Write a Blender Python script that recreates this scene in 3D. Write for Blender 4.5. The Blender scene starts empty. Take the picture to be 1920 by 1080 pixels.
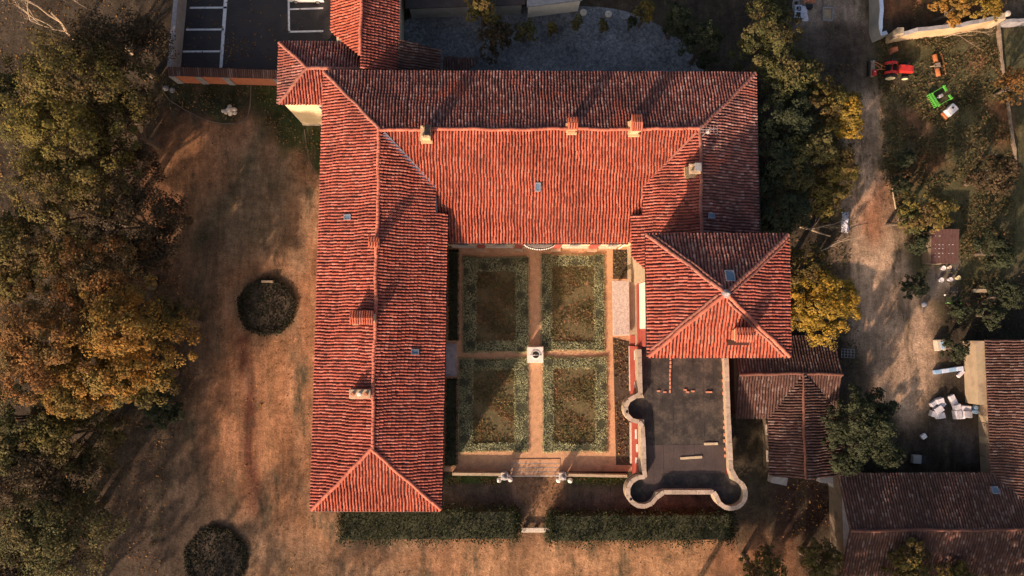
import bpy, math, random
import numpy as np
from mathutils import Matrix, Vector

rng = np.random.default_rng(7)
random.seed(7)
sc = bpy.context.scene
col = sc.collection
PI = math.pi
R_ = math.radians

# ------------------------------------------------------------------ camera (drone, almost straight down)
FPX, CAM_H = 1280.0, 80.0
NADIR = (930.0, 625.0)
_w = Vector((-(NADIR[0] - 960) / FPX, (NADIR[1] - 540) / FPX, 1.0)).normalized()
_x = Vector((1, 0, 0)); _x = (_x - _w * _x.dot(_w)).normalized()
_y = _w.cross(_x)
CAM_R = Matrix((_x, _y, _w))                       # rows: world axes seen from the camera
cam_d = bpy.data.cameras.new('camera'); cam_d.sensor_width = 36; cam_d.lens = 36 * FPX / 1920
cam_d.clip_end = 2000
cam = bpy.data.objects.new('camera', cam_d); col.objects.link(cam)
cam.matrix_world = Matrix.Translation((0, 0, CAM_H)) @ CAM_R.to_4x4()
sc.camera = cam

def G(px, py, z=0.0):
    """ground point (x, y) at height z that the photograph shows at pixel (px, py)"""
    d = CAM_R @ Vector(((px - 960) / FPX, -(py - 540) / FPX, -1.0))
    t = (z - CAM_H) / d.z
    return (d.x * t, d.y * t)
def G3(px, py, z=0.0):
    a = G(px, py, z); return (a[0], a[1], z)

# ------------------------------------------------------------------ world, sun, exposure
SUN_AZ, SUN_EL = 32.0, 22.0                         # light travels towards north-north-east
world = bpy.data.worlds.new('World'); sc.world = world; world.use_nodes = True
wn = world.node_tree; bg = wn.nodes['Background']
sky = wn.nodes.new('ShaderNodeTexSky'); sky.sky_type = 'NISHITA'; sky.sun_disc = False
sky.sun_elevation = R_(SUN_EL); sky.sun_rotation = R_(180 + SUN_AZ)
wn.links.new(sky.outputs[0], bg.inputs[0]); bg.inputs[1].default_value = 0.10
sky.dust_density = 6.0; sky.ozone_density = .4; sky.air_density = 1.0
sd = bpy.data.lights.new('sun', 'SUN'); sd.energy = 5.0; sd.angle = R_(1.0); sd.color = (1.0, 0.70, 0.49)
sun = bpy.data.objects.new('sun', sd); col.objects.link(sun)
ldir = Vector((math.sin(R_(SUN_AZ)) * math.cos(R_(SUN_EL)), math.cos(R_(SUN_AZ)) * math.cos(R_(SUN_EL)), -math.sin(R_(SUN_EL))))
sun.rotation_euler = ldir.to_track_quat('-Z', 'Y').to_euler(); sun.location = (-60, -90, 60)
sc.view_settings.view_transform = 'Standard'; sc.view_settings.look = 'None'
sc.view_settings.exposure = 0.58; sc.view_settings.gamma = 1.0

# ------------------------------------------------------------------ materials
MATS = {}
class NT:
    def __init__(s, name):
        s.m = bpy.data.materials.new(name); s.m.use_nodes = True; s.t = s.m.node_tree
        s.b = s.t.nodes['Principled BSDF']; s.out = s.t.nodes['Material Output']; MATS[name] = s.m
    def n(s, typ, **kw):
        nd = s.t.nodes.new(typ)
        for k, v in kw.items(): setattr(nd, k, v)
        return nd
    def l(s, a, b): s.t.links.new(a, b)
    def pos(s):
        if not hasattr(s, '_p'): s._p = s.n('ShaderNodeNewGeometry')
        return s._p.outputs['Position']
    def noise(s, scale, detail=5, rough=.6, stretch=None, vec=None):
        nd = s.n('ShaderNodeTexNoise'); nd.inputs['Scale'].default_value = scale
        nd.inputs['Detail'].default_value = detail; nd.inputs['Roughness'].default_value = rough
        v = vec or s.pos()
        if stretch:
            mp = s.n('ShaderNodeMapping'); mp.inputs['Scale'].default_value = stretch[:3]
            if len(stretch) > 3: mp.inputs['Rotation'].default_value = (0, 0, stretch[3])
            s.l(v, mp.inputs[0]); v = mp.outputs[0]
        s.l(v, nd.inputs['Vector']); return nd.outputs['Fac']
    def ramp(s, fac, cols, lo=.3, hi=.7):
        nd = s.n('ShaderNodeValToRGB'); cr = nd.color_ramp; k = len(cols)
        for i in range(k - 2): cr.elements.new(.5)
        for i, c in enumerate(cols):
            cr.elements[i].position = lo + (hi - lo) * i / (k - 1); cr.elements[i].color = (*c, 1)
        s.l(fac, nd.inputs[0]); return nd.outputs[0]
    def mul(s, colr, fac, lo, hi, flo=.3, fhi=.7):
        mr = s.n('ShaderNodeMapRange'); mr.inputs[1].default_value = flo; mr.inputs[2].default_value = fhi
        mr.inputs[3].default_value = lo; mr.inputs[4].default_value = hi; s.l(fac, mr.inputs[0])
        mx = s.n('ShaderNodeVectorMath', operation='SCALE'); s.l(colr, mx.inputs[0]); s.l(mr.outputs[0], mx.inputs['Scale'])
        return mx.outputs[0]
    def mix(s, fac, a, b, flo=None, fhi=None):
        if flo is not None:
            mr = s.n('ShaderNodeMapRange'); mr.inputs[1].default_value = flo; mr.inputs[2].default_value = fhi
            s.l(fac, mr.inputs[0]); fac = mr.outputs[0]
        mx = s.n('ShaderNodeMix', data_type='RGBA'); s.l(fac, mx.inputs[0])
        for i, c in ((6, a), (7, b)):
            if isinstance(c, tuple): mx.inputs[i].default_value = (*c, 1)
            else: s.l(c, mx.inputs[i])
        return mx.outputs[2]
    def island(s):
        if not hasattr(s, '_p'): s.pos()
        return s._p.outputs['Random Per Island']
    def bump(s, fac, strength, dist=.05):
        bp = s.n('ShaderNodeBump'); bp.inputs['Strength'].default_value = strength; bp.inputs['Distance'].default_value = dist
        s.l(fac, bp.inputs['Height']); s.l(bp.outputs[0], s.b.inputs['Normal'])
    def done(s, colr, rough=.85, metal=0., spec=.3):
        if colr is not None: s.l(colr, s.b.inputs['Base Color'])
        s.b.inputs['Roughness'].default_value = rough; s.b.inputs['Metallic'].default_value = metal
        s.b.inputs['Specular IOR Level'].default_value = spec
        return s.m

def pmat(name, cols, scale=1.5, rough=.85, bump=.3, bscale=8., metal=0., isl=0., spec=.3, fine=.15):
    s = NT(name); c = s.ramp(s.noise(scale), cols)
    if fine: c = s.mul(c, s.noise(bscale, 4, .7), 1 - fine, 1 + fine)
    if isl: c = s.mul(c, s.island(), 1 - isl, 1 + isl, 0, 1)
    if bump: s.bump(s.noise(bscale, 6, .65), bump)
    return s.done(c, rough, metal, spec)

def tile_mat(name, cols, dark, wear, gain=.95, patch=None):
    s = NT(name); c = s.ramp(s.island(), cols, 0.0, 1.0)
    if patch: c = s.mix(s.noise(.30, 3, .5), c, patch, .60, .64)
    c = s.mix(s.noise(.55, 5, .65), c, dark, .52 - .18 * wear, .86 - .10 * wear)
    c = s.mix(s.noise(7., 4, .7), c, (.30, .25, .20), .66, .82)
    c = s.mul(c, s.noise(.16, 3), .80 * gain, 1.18 * gain)
    c = s.mix(s.noise(1.7, 6, .75), c, (.13, .095, .075), .60, .80)
    s.bump(s.noise(24., 4, .7), .4, .02)
    return s.done(c, .88, 0, .2)
tile_mat('tile_red', [(.22, .060, .046), (.39, .100, .070), (.43, .115, .082), (.46, .130, .094), (.53, .20, .155)], (.16, .058, .050), .35)
tile_mat('tile_new', [(.30, .070, .044), (.44, .100, .060), (.48, .114, .069), (.51, .130, .080), (.55, .18, .125)], (.23, .066, .050), .2)
tile_mat('tile_worn', [(.15, .066, .060), (.28, .100, .084), (.33, .122, .100), (.38, .15, .125), (.50, .30, .26)], (.10, .056, .055), .7, patch=(.40, .115, .080))
tile_mat('tile_brown', [(.085, .045, .038), (.115, .060, .050), (.13, .068, .057), (.15, .082, .070), (.24, .175, .16)], (.06, .042, .038), .5)
pmat('tile_bed', [(.052, .024, .019), (.09, .039, .031)], 1.2, fine=.2)
pmat('ridge', [(.42, .125, .085), (.50, .165, .11)], 2., isl=.22)
pmat('ridge_worn', [(.26, .10, .075), (.38, .16, .12)], 2., isl=.22)
pmat('ridge_brown', [(.14, .06, .045), (.20, .09, .065)], 2., isl=.2)
pmat('lead', [(.20, .21, .26), (.32, .32, .38)], 2., .55, .1, metal=.3)
pmat('plaster_red', [(.28, .055, .042), (.36, .075, .055), (.33, .10, .08)], .7)
pmat('plaster_cream', [(.62, .48, .30), (.75, .60, .40)], .5)
pmat('plaster_ochre', [(.50, .35, .20), (.62, .45, .28)], .6)
pmat('plaster_white', [(.72, .66, .58), (.82, .77, .68)], 1.2)
pmat('plaster_grey', [(.24, .23, .22), (.36, .34, .32)], .8)
pmat('plaster_old', [(.30, .23, .17), (.46, .36, .25), (.34, .30, .20)], .6, bump=.5)
pmat('plaster_brown', [(.10, .078, .06), (.17, .13, .10), (.13, .11, .08)], .8, bump=.5)
pmat('stone_pale', [(.40, .34, .28), (.62, .54, .46), (.50, .43, .36)], 2.5, bump=.5, fine=.25)
pmat('stone_white', [(.74, .68, .63), (.85, .80, .76)], 2.)
pmat('stone_lichen', [(.26, .19, .17), (.60, .50, .45), (.40, .31, .28), (.68, .58, .53)], 3.2, bump=.7, bscale=14., fine=.35)
pmat('stone_grey', [(.22, .21, .23), (.36, .35, .37)], 2.2, bump=.5)
pmat('brick', [(.40, .12, .07), (.55, .24, .15), (.46, .32, .25)], 6., isl=.3)
pmat('brick_wall', [(.40, .13, .07), (.50, .17, .09), (.42, .20, .13)], 2.)
pmat('render_beige', [(.42, .30, .20), (.55, .40, .26)], 1.)
s = NT('bitumen'); c = s.ramp(s.noise(.5, 5), [(.020, .018, .0175), (.040, .035, .033), (.027, .024, .024)]); c = s.mix(s.noise(.8, 6, .75), c, (.115, .090, .074), .46, .70); c = s.mix(s.noise(5., 6, .85), c, (.20, .17, .155), .64, .72); c = s.mul(c, s.noise(8., 4, .7), .7, 1.3); s.done(c, .8, 0, .3)
pmat('bitumen_grey', [(.050, .038, .037), (.085, .064, .062)], .6, .8, fine=.3)
pmat('asphalt', [(.030, .028, .032), (.045, .042, .046), (.055, .045, .042)], .35, .85, fine=.35, bscale=12.)
pmat('paint_white', [(.55, .55, .60), (.78, .78, .80)], 1.6, .6, 0)
pmat('iron', [(.02, .02, .022), (.045, .04, .04)], 4., .5, .1, metal=.4)
pmat('rust', [(.30, .095, .035), (.46, .16, .06), (.38, .15, .07)], 3., .8)
pmat('rust_roof', [(.075, .036, .032), (.11, .054, .047), (.09, .06, .055)], 2., .8)
pmat('tractor_red', [(.42, .03, .025), (.56, .03, .026), (.50, .05, .035)], 4., .5, 0, spec=.4)
pmat('rim_cream', [(.72, .62, .36), (.80, .70, .45)], 3., .5, 0)
pmat('rubber', [(.018, .017, .016), (.035, .032, .03)], 5., .8)
pmat('green_paint', [(.07, .34, .04), (.10, .46, .06), (.12, .30, .06)], 4., .55, 0, spec=.4)
pmat('white_plastic', [(.68, .66, .70), (.80, .78, .80)], 2., .45, 0, spec=.5)
pmat('white_foam', [(.50, .48, .54), (.70, .67, .72)], 1.5, .8)
pmat('blue_plastic', [(.22, .38, .62), (.34, .52, .75)], 2., .5, 0)
pmat('blue_white', [(.45, .55, .78), (.62, .70, .86)], 3., .5, 0)
pmat('tarp', [(.50, .52, .66), (.72, .72, .80), (.40, .42, .58)], 4., .6, .8)
pmat('wood_grey', [(.20, .15, .11), (.32, .25, .19)], 3., .85)
pmat('wood_pale', [(.42, .33, .22), (.58, .47, .33)], 3., .8)
pmat('bark', [(.09, .07, .055), (.17, .13, .10)], 4., .9)
pmat('bark_pale', [(.30, .22, .15), (.45, .35, .25)], 4., .9)
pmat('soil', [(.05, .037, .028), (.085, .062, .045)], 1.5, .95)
pmat('terracotta', [(.42, .16, .09), (.52, .22, .13)], 3.)
pmat('shutter', [(.10, .045, .03), (.14, .06, .04)], 2.)
pmat('white_car', [(.74, .74, .76), (.78, .78, .80)], 2., .3, 0, spec=.5)
pmat('antenna', [(.50, .50, .50), (.62, .62, .62)], 2., .4, 0, metal=.6)
s = NT('glass'); s.b.inputs['Base Color'].default_value = (.03, .05, .08, 1); s.b.inputs['Roughness'].default_value = .08; s.b.inputs['Specular IOR Level'].default_value = .8
s = NT('skylight_glass'); s.b.inputs['Base Color'].default_value = (.10, .16, .24, 1); s.b.inputs['Roughness'].default_value = .15; s.b.inputs['Specular IOR Level'].default_value = .8

def leaf_mat(name, cols, gain=1.25, other=None):
    s = NT(name); c = s.ramp(s.island(), [tuple(x * gain for x in q) for q in cols], 0., 1.)
    if other: c = s.mix(s.noise(.38, 4, .6), c, s.ramp(s.island(), [tuple(x * gain for x in q) for q in other], 0., 1.), .42, .62)
    c = s.mul(c, s.noise(.45, 4, .6), .66, 1.32)
    s.done(c, .75, 0, .2)
    tr = s.n('ShaderNodeBsdfTranslucent'); s.l(c, tr.inputs[0])
    mx = s.n('ShaderNodeMixShader'); mx.inputs[0].default_value = .28
    s.l(s.b.outputs[0], mx.inputs[1]); s.l(tr.outputs[0], mx.inputs[2]); s.l(mx.outputs[0], s.out.inputs[0])
leaf_mat('leaf_olive', [(.060, .055, .018), (.10, .090, .026), (.15, .120, .030), (.19, .13, .034)], other=[(.06, .046, .022), (.11, .075, .03), (.15, .09, .034)])
leaf_mat('leaf_yellow', [(.13, .085, .018), (.23, .145, .026), (.30, .175, .028), (.17, .13, .03)], other=[(.07, .068, .022), (.12, .11, .03), (.18, .14, .034)])
leaf_mat('leaf_park', [(.048, .044, .016), (.080, .072, .022), (.12, .098, .026), (.16, .115, .030)], 1.35, [(.050, .038, .020), (.085, .060, .026), (.12, .075, .03)])
leaf_mat('leaf_yolive', [(.070, .064, .018), (.115, .100, .024), (.16, .13, .028), (.20, .14, .03)], 1.3, [(.055, .050, .020), (.09, .075, .026), (.12, .085, .03)])
leaf_mat('leaf_gold', [(.17, .11, .018), (.27, .165, .024), (.34, .195, .026), (.20, .15, .03)], other=[(.12, .10, .024), (.20, .15, .03), (.28, .18, .03)])
leaf_mat('leaf_rust', [(.10, .048, .02), (.17, .075, .026), (.23, .105, .032), (.14, .085, .03)], other=[(.06, .05, .022), (.11, .08, .03), (.16, .10, .034)])
leaf_mat('leaf_orange', [(.14, .068, .018), (.25, .12, .026), (.31, .155, .03), (.18, .12, .03)], other=[(.08, .066, .02), (.14, .10, .028), (.20, .13, .034)])
leaf_mat('leaf_green', [(.040, .048, .020), (.064, .072, .027), (.090, .092, .034), (.12, .105, .036)], other=[(.06, .05, .025), (.10, .075, .032), (.13, .10, .034)])
leaf_mat('leaf_dark', [(.028, .034, .020), (.044, .054, .028), (.062, .070, .034)], 1.1)
leaf_mat('leaf_bed', [(.026, .024, .016), (.044, .038, .025), (.070, .054, .036)], 1.0, [(.03, .03, .018), (.05, .05, .028)])
leaf_mat('leaf_brown', [(.045, .033, .021), (.072, .050, .029), (.10, .064, .033), (.06, .053, .027)], 1.0)
leaf_mat('leaf_box', [(.13, .15, .085), (.25, .27, .15), (.38, .38, .22), (.52, .50, .32)])
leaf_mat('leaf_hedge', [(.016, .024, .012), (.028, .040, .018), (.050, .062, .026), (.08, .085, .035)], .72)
leaf_mat('grass', [(.040, .050, .018), (.070, .078, .028), (.12, .10, .04), (.20, .13, .065)], 1.55, [(.10, .065, .03), (.18, .095, .048), (.26, .13, .07), (.07, .07, .03)])
leaf_mat('litter', [(.10, .05, .022), (.20, .10, .035), (.32, .17, .05), (.14, .085, .04)])
leaf_mat('weeds', [(.045, .050, .022), (.072, .072, .030), (.105, .078, .038), (.15, .088, .046)])

# ------------------------------------------------------------------ mesh helpers
def mesh_np(name, v, quads, mat, parent=None, tris=None, smooth=False):
    v = np.asarray(v, dtype=np.float32); q = np.asarray(quads, dtype=np.int32).reshape(-1, 4)
    me = bpy.data.meshes.new(name)
    me.vertices.add(len(v)); me.vertices.foreach_set('co', v.ravel())
    me.loops.add(q.size); me.loops.foreach_set('vertex_index', q.ravel())
    me.polygons.add(len(q)); me.polygons.foreach_set('loop_start', np.arange(0, q.size, 4, dtype=np.int32))
    me.update(calc_edges=True)
    if smooth: me.polygons.foreach_set('use_smooth', np.ones(len(q), dtype=bool))
    me.materials.append(MATS[mat])
    return link(name, me, parent)
OFF = {}
def link(name, me, parent=None):
    o = bpy.data.objects.new(name, me); col.objects.link(o)
    if parent is not None:
        o.parent = parent
        L = OFF.get(parent.name, (0, 0, 0)); OFF[o.name] = L
        if L != (0, 0, 0): me.transform(Matrix.Translation((-L[0], -L[1], -L[2])))
    return o
def tag(o, label=None, cat=None, group=None, kind=None):
    if label: o['label'] = label
    if cat: o['category'] = cat
    if group: o['group'] = group
    if kind: o['kind'] = kind
    return o
def empty(name, loc, label=None, cat=None, group=None, rz=0., world=True):
    o = bpy.data.objects.new(name, None); col.objects.link(o); o.location = loc; o.rotation_euler.z = rz
    o.empty_display_size = .3
    OFF[o.name] = tuple(loc) if world else (0, 0, 0)
    return tag(o, label, cat, group)

class MB:
    def __init__(s): s.v = []; s.f = []
    def add(s, vs, fs, M=None):
        k = len(s.v)
        s.v += [tuple(M @ Vector(p)) if M else tuple(p) for p in vs]
        s.f += [tuple(i + k for i in f) for f in fs]; return s
    def box(s, x0, x1, y0, y1, z0, z1, M=None, taper=0.):
        t = taper
        vs = [(x0, y0, z0), (x1, y0, z0), (x1, y1, z0), (x0, y1, z0), (x0 + t, y0 + t, z1), (x1 - t, y0 + t, z1), (x1 - t, y1 - t, z1), (x0 + t, y1 - t, z1)]
        return s.add(vs, [(3, 2, 1, 0), (4, 5, 6, 7), (0, 1, 5, 4), (1, 2, 6, 5), (2, 3, 7, 6), (3, 0, 4, 7)], M)
    def bbox(s, x0, x1, y0, y1, z0, z1, b=.04, M=None):
        """box with chamfered upright and top edges"""
        def ring(i, z): return [(x0 + i + b, y0 + i, z), (x1 - i - b, y0 + i, z), (x1 - i, y0 + i + b, z), (x1 - i, y1 - i - b, z), (x1 - i - b, y1 - i, z), (x0 + i + b, y1 - i, z), (x0 + i, y1 - i - b, z), (x0 + i, y0 + i + b, z)]
        vs = ring(0, z0) + ring(0, z1 - b) + ring(b * .8, z1)
        fs = [tuple(range(7, -1, -1)), tuple(range(16, 24))]
        for k in (0, 8): fs += [(k + i, k + (i + 1) % 8, k + 8 + (i + 1) % 8, k + 8 + i) for i in range(8)]
        return s.add(vs, fs, M)
    def prism(s, poly, z0, z1):
        n = len(poly); zt = z1 if hasattr(z1, '__len__') else [z1] * n; zb = z0 if hasattr(z0, '__len__') else [z0] * n
        vs = [(p[0], p[1], zb[i]) for i, p in enumerate(poly)] + [(p[0], p[1], zt[i]) for i, p in enumerate(poly)]
        return s.add(vs, [tuple(range(n - 1, -1, -1)), tuple(range(n, 2 * n))] + [(i, (i + 1) % n, n + (i + 1) % n, n + i) for i in range(n)])
    def lathe(s, prof, n=16, c=(0, 0, 0), M=None):
        k = len(prof); vs = []
        for r, z in prof: vs += [(c[0] + r * math.cos(2 * PI * i / n), c[1] + r * math.sin(2 * PI * i / n), c[2] + z) for i in range(n)]
        fs = [(j * n + i, j * n + (i + 1) % n, (j + 1) * n + (i + 1) % n, (j + 1) * n + i) for j in range(k - 1) for i in range(n)]
        fs += [tuple(range(n - 1, -1, -1)), tuple(range((k - 1) * n, k * n))]
        return s.add(vs, fs, M)
    def tube(s, pts, r, n=6, M=None):
        k = len(pts); rs = r if hasattr(r, '__len__') else [r] * k; vs = []
        P3 = [Vector(p) for p in pts]
        for j, p in enumerate(P3):
            t = (P3[min(j + 1, k - 1)] - P3[max(j - 1, 0)]).normalized()
            a = t.cross(Vector((0, 0, 1)) if abs(t.z) < .9 else Vector((1, 0, 0))).normalized(); b = t.cross(a)
            vs += [tuple(p + a * rs[j] * math.cos(2 * PI * i / n) + b * rs[j] * math.sin(2 * PI * i / n)) for i in range(n)]
        fs = [(j * n + i, (j + 1) * n + i, (j + 1) * n + (i + 1) % n, j * n + (i + 1) % n) for j in range(k - 1) for i in range(n)]
        fs += [tuple(range(n)), tuple(range(k * n - 1, (k - 1) * n - 1, -1))]
        return s.add(vs, fs, M)
    def wall(s, path, w, z0, z1, closed=False):
        """upright wall of thickness w along an open plan path"""
        n = len(path); L = []; Rr = []
        for i in range(n):
            a = Vector(path[max(i - 1, 0)][:2]); b = Vector(path[min(i + 1, n - 1)][:2]); t = (b - a).normalized(); nn = Vector((-t.y, t.x)) * w / 2
            p = Vector(path[i][:2]); L.append(p + nn); Rr.append(p - nn)
        zt = z1 if hasattr(z1, '__len__') else [z1] * n
        vs = []
        for i in range(n): vs += [(L[i].x, L[i].y, z0), (L[i].x, L[i].y, zt[i]), (Rr[i].x, Rr[i].y, zt[i]), (Rr[i].x, Rr[i].y, z0)]
        fs = [(0, 3, 2, 1), (4 * n - 4, 4 * n - 3, 4 * n - 2, 4 * n - 1)]
        for i in range(n - 1):
            k = 4 * i; fs += [(k + j, k + 4 + j, k + 4 + (j + 1) % 4, k + (j + 1) % 4)[::-1] for j in range(4)]
        return s.add(vs, fs)
    def build(s, name, mat, parent=None, smooth=False):
        me = bpy.data.meshes.new(name); me.from_pydata(s.v, [], s.f); me.update()
        if smooth: me.polygons.foreach_set('use_smooth', [True] * len(me.polygons))
        me.materials.append(MATS[mat]); return link(name, me, parent)
def RZ(x, y, z, a=0., tilt=0.): return Matrix.Translation((x, y, z)) @ Matrix.Rotation(a, 4, 'Z') @ Matrix.Rotation(tilt, 4, 'X')
def structure(o, label=None): o['kind'] = 'structure'; return o

# ------------------------------------------------------------------ ground
def sdist(px, poly):
    """signed distance (positive inside) of points px (N,2) to polygon"""
    p = np.asarray(poly, float); n = len(p); d = np.full(len(px), 1e9); ins = np.zeros(len(px), bool)
    for i in range(n):
        a, b = p[i], p[(i + 1) % n]; ab = b - a
        t = np.clip(((px - a) @ ab) / (ab @ ab), 0, 1); d = np.minimum(d, np.hypot(*(px - a - t[:, None] * ab).T))
        c = ((a[1] > px[:, 1]) != (b[1] > px[:, 1])) & (px[:, 0] < (b[0] - a[0]) * (px[:, 1] - a[1]) / (b[1] - a[1] + 1e-12) + a[0]); ins ^= c
    return np.where(ins, d, -d)
def ldist(px, path):
    d = np.full(len(px), 1e9); p = np.asarray(path, float)
    for a, b in zip(p[:-1], p[1:]):
        ab = b - a; t = np.clip(((px - a) @ ab) / (ab @ ab), 0, 1); d = np.minimum(d, np.hypot(*(px - a - t[:, None] * ab).T))
    return d
def poly(*pts): return [G(*p) for p in pts]
def sstep(d, s): x = np.clip(d / s * .5 + .5, 0, 1); return x * x * (3 - 2 * x)

gx = np.concatenate([np.linspace(-700, -70, 12), np.arange(-69.5, 70, .45), np.linspace(70.5, 700, 12)])
gy = np.concatenate([np.linspace(-600, -36, 12), np.arange(-35.5, 46, .45), np.linspace(46.5, 600, 12)])
X, Y = np.meshgrid(gx, gy); pts = np.stack([X.ravel(), Y.ravel()], 1)
def blob(n, seed, wl):
    r = np.random.default_rng(seed); o = np.zeros(len(pts))
    for i in range(n):
        a = r.uniform(0, 2 * PI); k = 2 * PI / (wl * r.uniform(.5, 2)); o += np.sin(pts[:, 0] * k * math.cos(a) + pts[:, 1] * k * math.sin(a) + r.uniform(0, 6.3))
    return o / math.sqrt(n)
wob = blob(9, 3, 5.) * .55
C = np.tile(np.array([.060, .046, .034]), (len(pts), 1))
def paint(polyp, c, soft=1.2, amt=1., w=None):
    global C
    ww = sstep(sdist(pts, polyp) + wob * (1.0 if w is None else w), soft)[:, None] * amt; C = C * (1 - ww) + np.array(c) * ww
def stroke(path, width, c, soft=.6, amt=1., w=.4):
    global C
    ww = sstep(width - ldist(pts, path) + wob * w, soft)[:, None] * amt; C = C * (1 - ww) + np.array(c) * ww
DRIVE = (.28, .138, .076)
paint(poly((330, 230), (470, 215), (585, 250), (640, 330), (640, 1000), (1480, 1012), (1500, 1100), (440, 1120), (400, 1000), (370, 830), (390, 640), (300, 480), (280, 330)), DRIVE, 3.5)
paint(poly((330, 330), (470, 240), (560, 290), (570, 400), (540, 480), (420, 500), (360, 470)), (.20, .14, .09), 4.)  # shaded upper drive painted grey-brown
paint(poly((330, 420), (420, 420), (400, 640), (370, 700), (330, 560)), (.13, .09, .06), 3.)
paint(poly((380, 975), (800, 985), (800, 1100), (380, 1100)), (.23, .145, .09), 4.)  # tree shade on the lower drive painted as a greyer tone
for rr_, am in ((62, .5), (80, .6), (100, .5), (118, .6), (138, .4)):
    stroke([G(455 + rr_ * math.cos(t), 415 - rr_ * 1.15 * math.sin(t)) for t in np.linspace(-.6, 2.4, 14)], .22, (.24, .16, .105) if rr_ % 4 else (.10, .085, .06), .6, am)
stroke(poly((360, 470), (420, 380), (470, 300), (500, 240)), .5, (.085, .085, .05), 1., .7)
paint(poly((330, 260), (440, 240), (420, 330), (360, 390), (300, 400)), (.33, .165, .085), 3.)
for cx_, cy_ in ((498, 575), (402, 1050)):
    stroke([G(cx_ + 58 * math.cos(t), cy_ + 58 * math.sin(t)) for t in np.linspace(0, 2 * PI, 30)], .5, (.11, .082, .056), 1.2, .8)
paint(poly((180, 860), (330, 810), (420, 900), (440, 980), (380, 1100), (150, 1100)), (.075, .054, .042), 5.)  # forest floor, darkened in colour for tree shade that falls too sparsely
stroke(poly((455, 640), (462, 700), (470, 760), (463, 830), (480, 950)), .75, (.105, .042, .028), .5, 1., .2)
for dx_, am in ((-30, .5), (-12, .6), (8, .5), (24, .6), (60, .4), (78, .5)):
    stroke(poly((480 + dx_, 650), (470 + dx_ * 1.3, 760), (475 + dx_ * 1.5, 860), (500 + dx_ * 1.4, 960), (600 + dx_, 1040 - dx_ * .3), (900, 1050 - dx_ * .4), (1300, 1045 - dx_ * .3)), .16, (.24, .13, .08) if am > .45 else (.46, .27, .16), .5, am)
stroke(poly((430, 560), (400, 650), (380, 760), (350, 850)), .5, (.19, .115, .075), 1.2, .7)
stroke(poly((560, 400), (545, 520), (560, 700), (555, 930)), .5, (.22, .135, .085), 1.2, .5)
stroke(poly((520, 640), (500, 750), (510, 930), (640, 1045), (1000, 1060)), .7, (.33, .17, .09), 1., .6)
paint(poly((860, 1020), (1330, 1015), (1340, 1100), (860, 1100)), (.36, .20, .11), 2.5)  # sunlit stretch of the lower drive painted brighter orange
paint(poly((310, 150), (470, 150), (468, 200), (450, 225), (420, 232), (330, 195), (308, 175)), (.045, .047, .025), .7)
paint(poly((474, 150), (600, 150), (600, 300), (540, 285), (500, 240), (475, 200)), (.042, .052, .02), 1.2)
paint(poly((573, 240), (605, 240), (605, 335), (583, 310)), (.03, .045, .018), .5)
# east track, yard and farm ground
TRACK = poly((1598, 160), (1640, 160), (1650, 300), (1690, 420), (1705, 500), (1760, 600), (1760, 700), (1750, 790), (1690, 800), (1650, 740), (1615, 650), (1590, 540), (1588, 430), (1590, 300))
paint(poly((1500, 110), (1960, 40), (1960, 640), (1700, 640), (1640, 330), (1640, 170)), (.085, .078, .040), 2.)
paint(TRACK, (.42, .29, .20), 1.8)
paint(poly((1500, 45), (1620, 45), (1640, 165), (1600, 170), (1540, 120)), (.16, .12, .10), 2.)
paint(poly((1610, 370), (1660, 350), (1672, 410), (1640, 455), (1620, 440)), (.34, .17, .10), 2.)  # sunlit patch on the track painted orange
paint(poly((1690, 205), (1722, 205), (1728, 255), (1700, 250)), (.34, .15, .085), 1.5)
paint(poly((1550, 60), (1620, 60), (1620, 160), (1520, 150)), (.085, .062, .052), 2.)
paint(poly((1510, -10), (1625, -10), (1610, 30), (1560, 50), (1500, 45)), (.26, .20, .16), 1.2)
paint(poly((1660, -30), (1900, -30), (1880, 20), (1700, 30), (1660, 30)), (.22, .10, .05), 2.)
paint(poly((1895, -10), (1960, -10), (1960, 30), (1900, 30)), (.20, .14, .10), 1.2)
paint(poly((1740, 495), (1800, 490), (1800, 560), (1740, 560)), (.14, .12, .11), .8)
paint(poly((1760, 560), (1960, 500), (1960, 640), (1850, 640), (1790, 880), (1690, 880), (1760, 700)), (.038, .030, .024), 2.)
paint(poly((1770, 800), (1850, 800), (1830, 860), (1780, 850)), (.09, .075, .07), 1.8)
for (a, b) in ((1840, 110), (1870, 200), (1690, 330), (1720, 310), (1760, 300), (1880, 250)):
    paint(poly((a - 14, b - 10), (a + 14, b - 12), (a + 18, b + 9), (a - 10, b + 12)), (.30, .13, .065), 1.6, .8)
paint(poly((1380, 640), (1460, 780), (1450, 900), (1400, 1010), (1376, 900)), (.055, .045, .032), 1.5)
paint(poly((1450, 895), (1570, 895), (1570, 1000), (1460, 1010)), (.042, .026, .022), 1.2)
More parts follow.
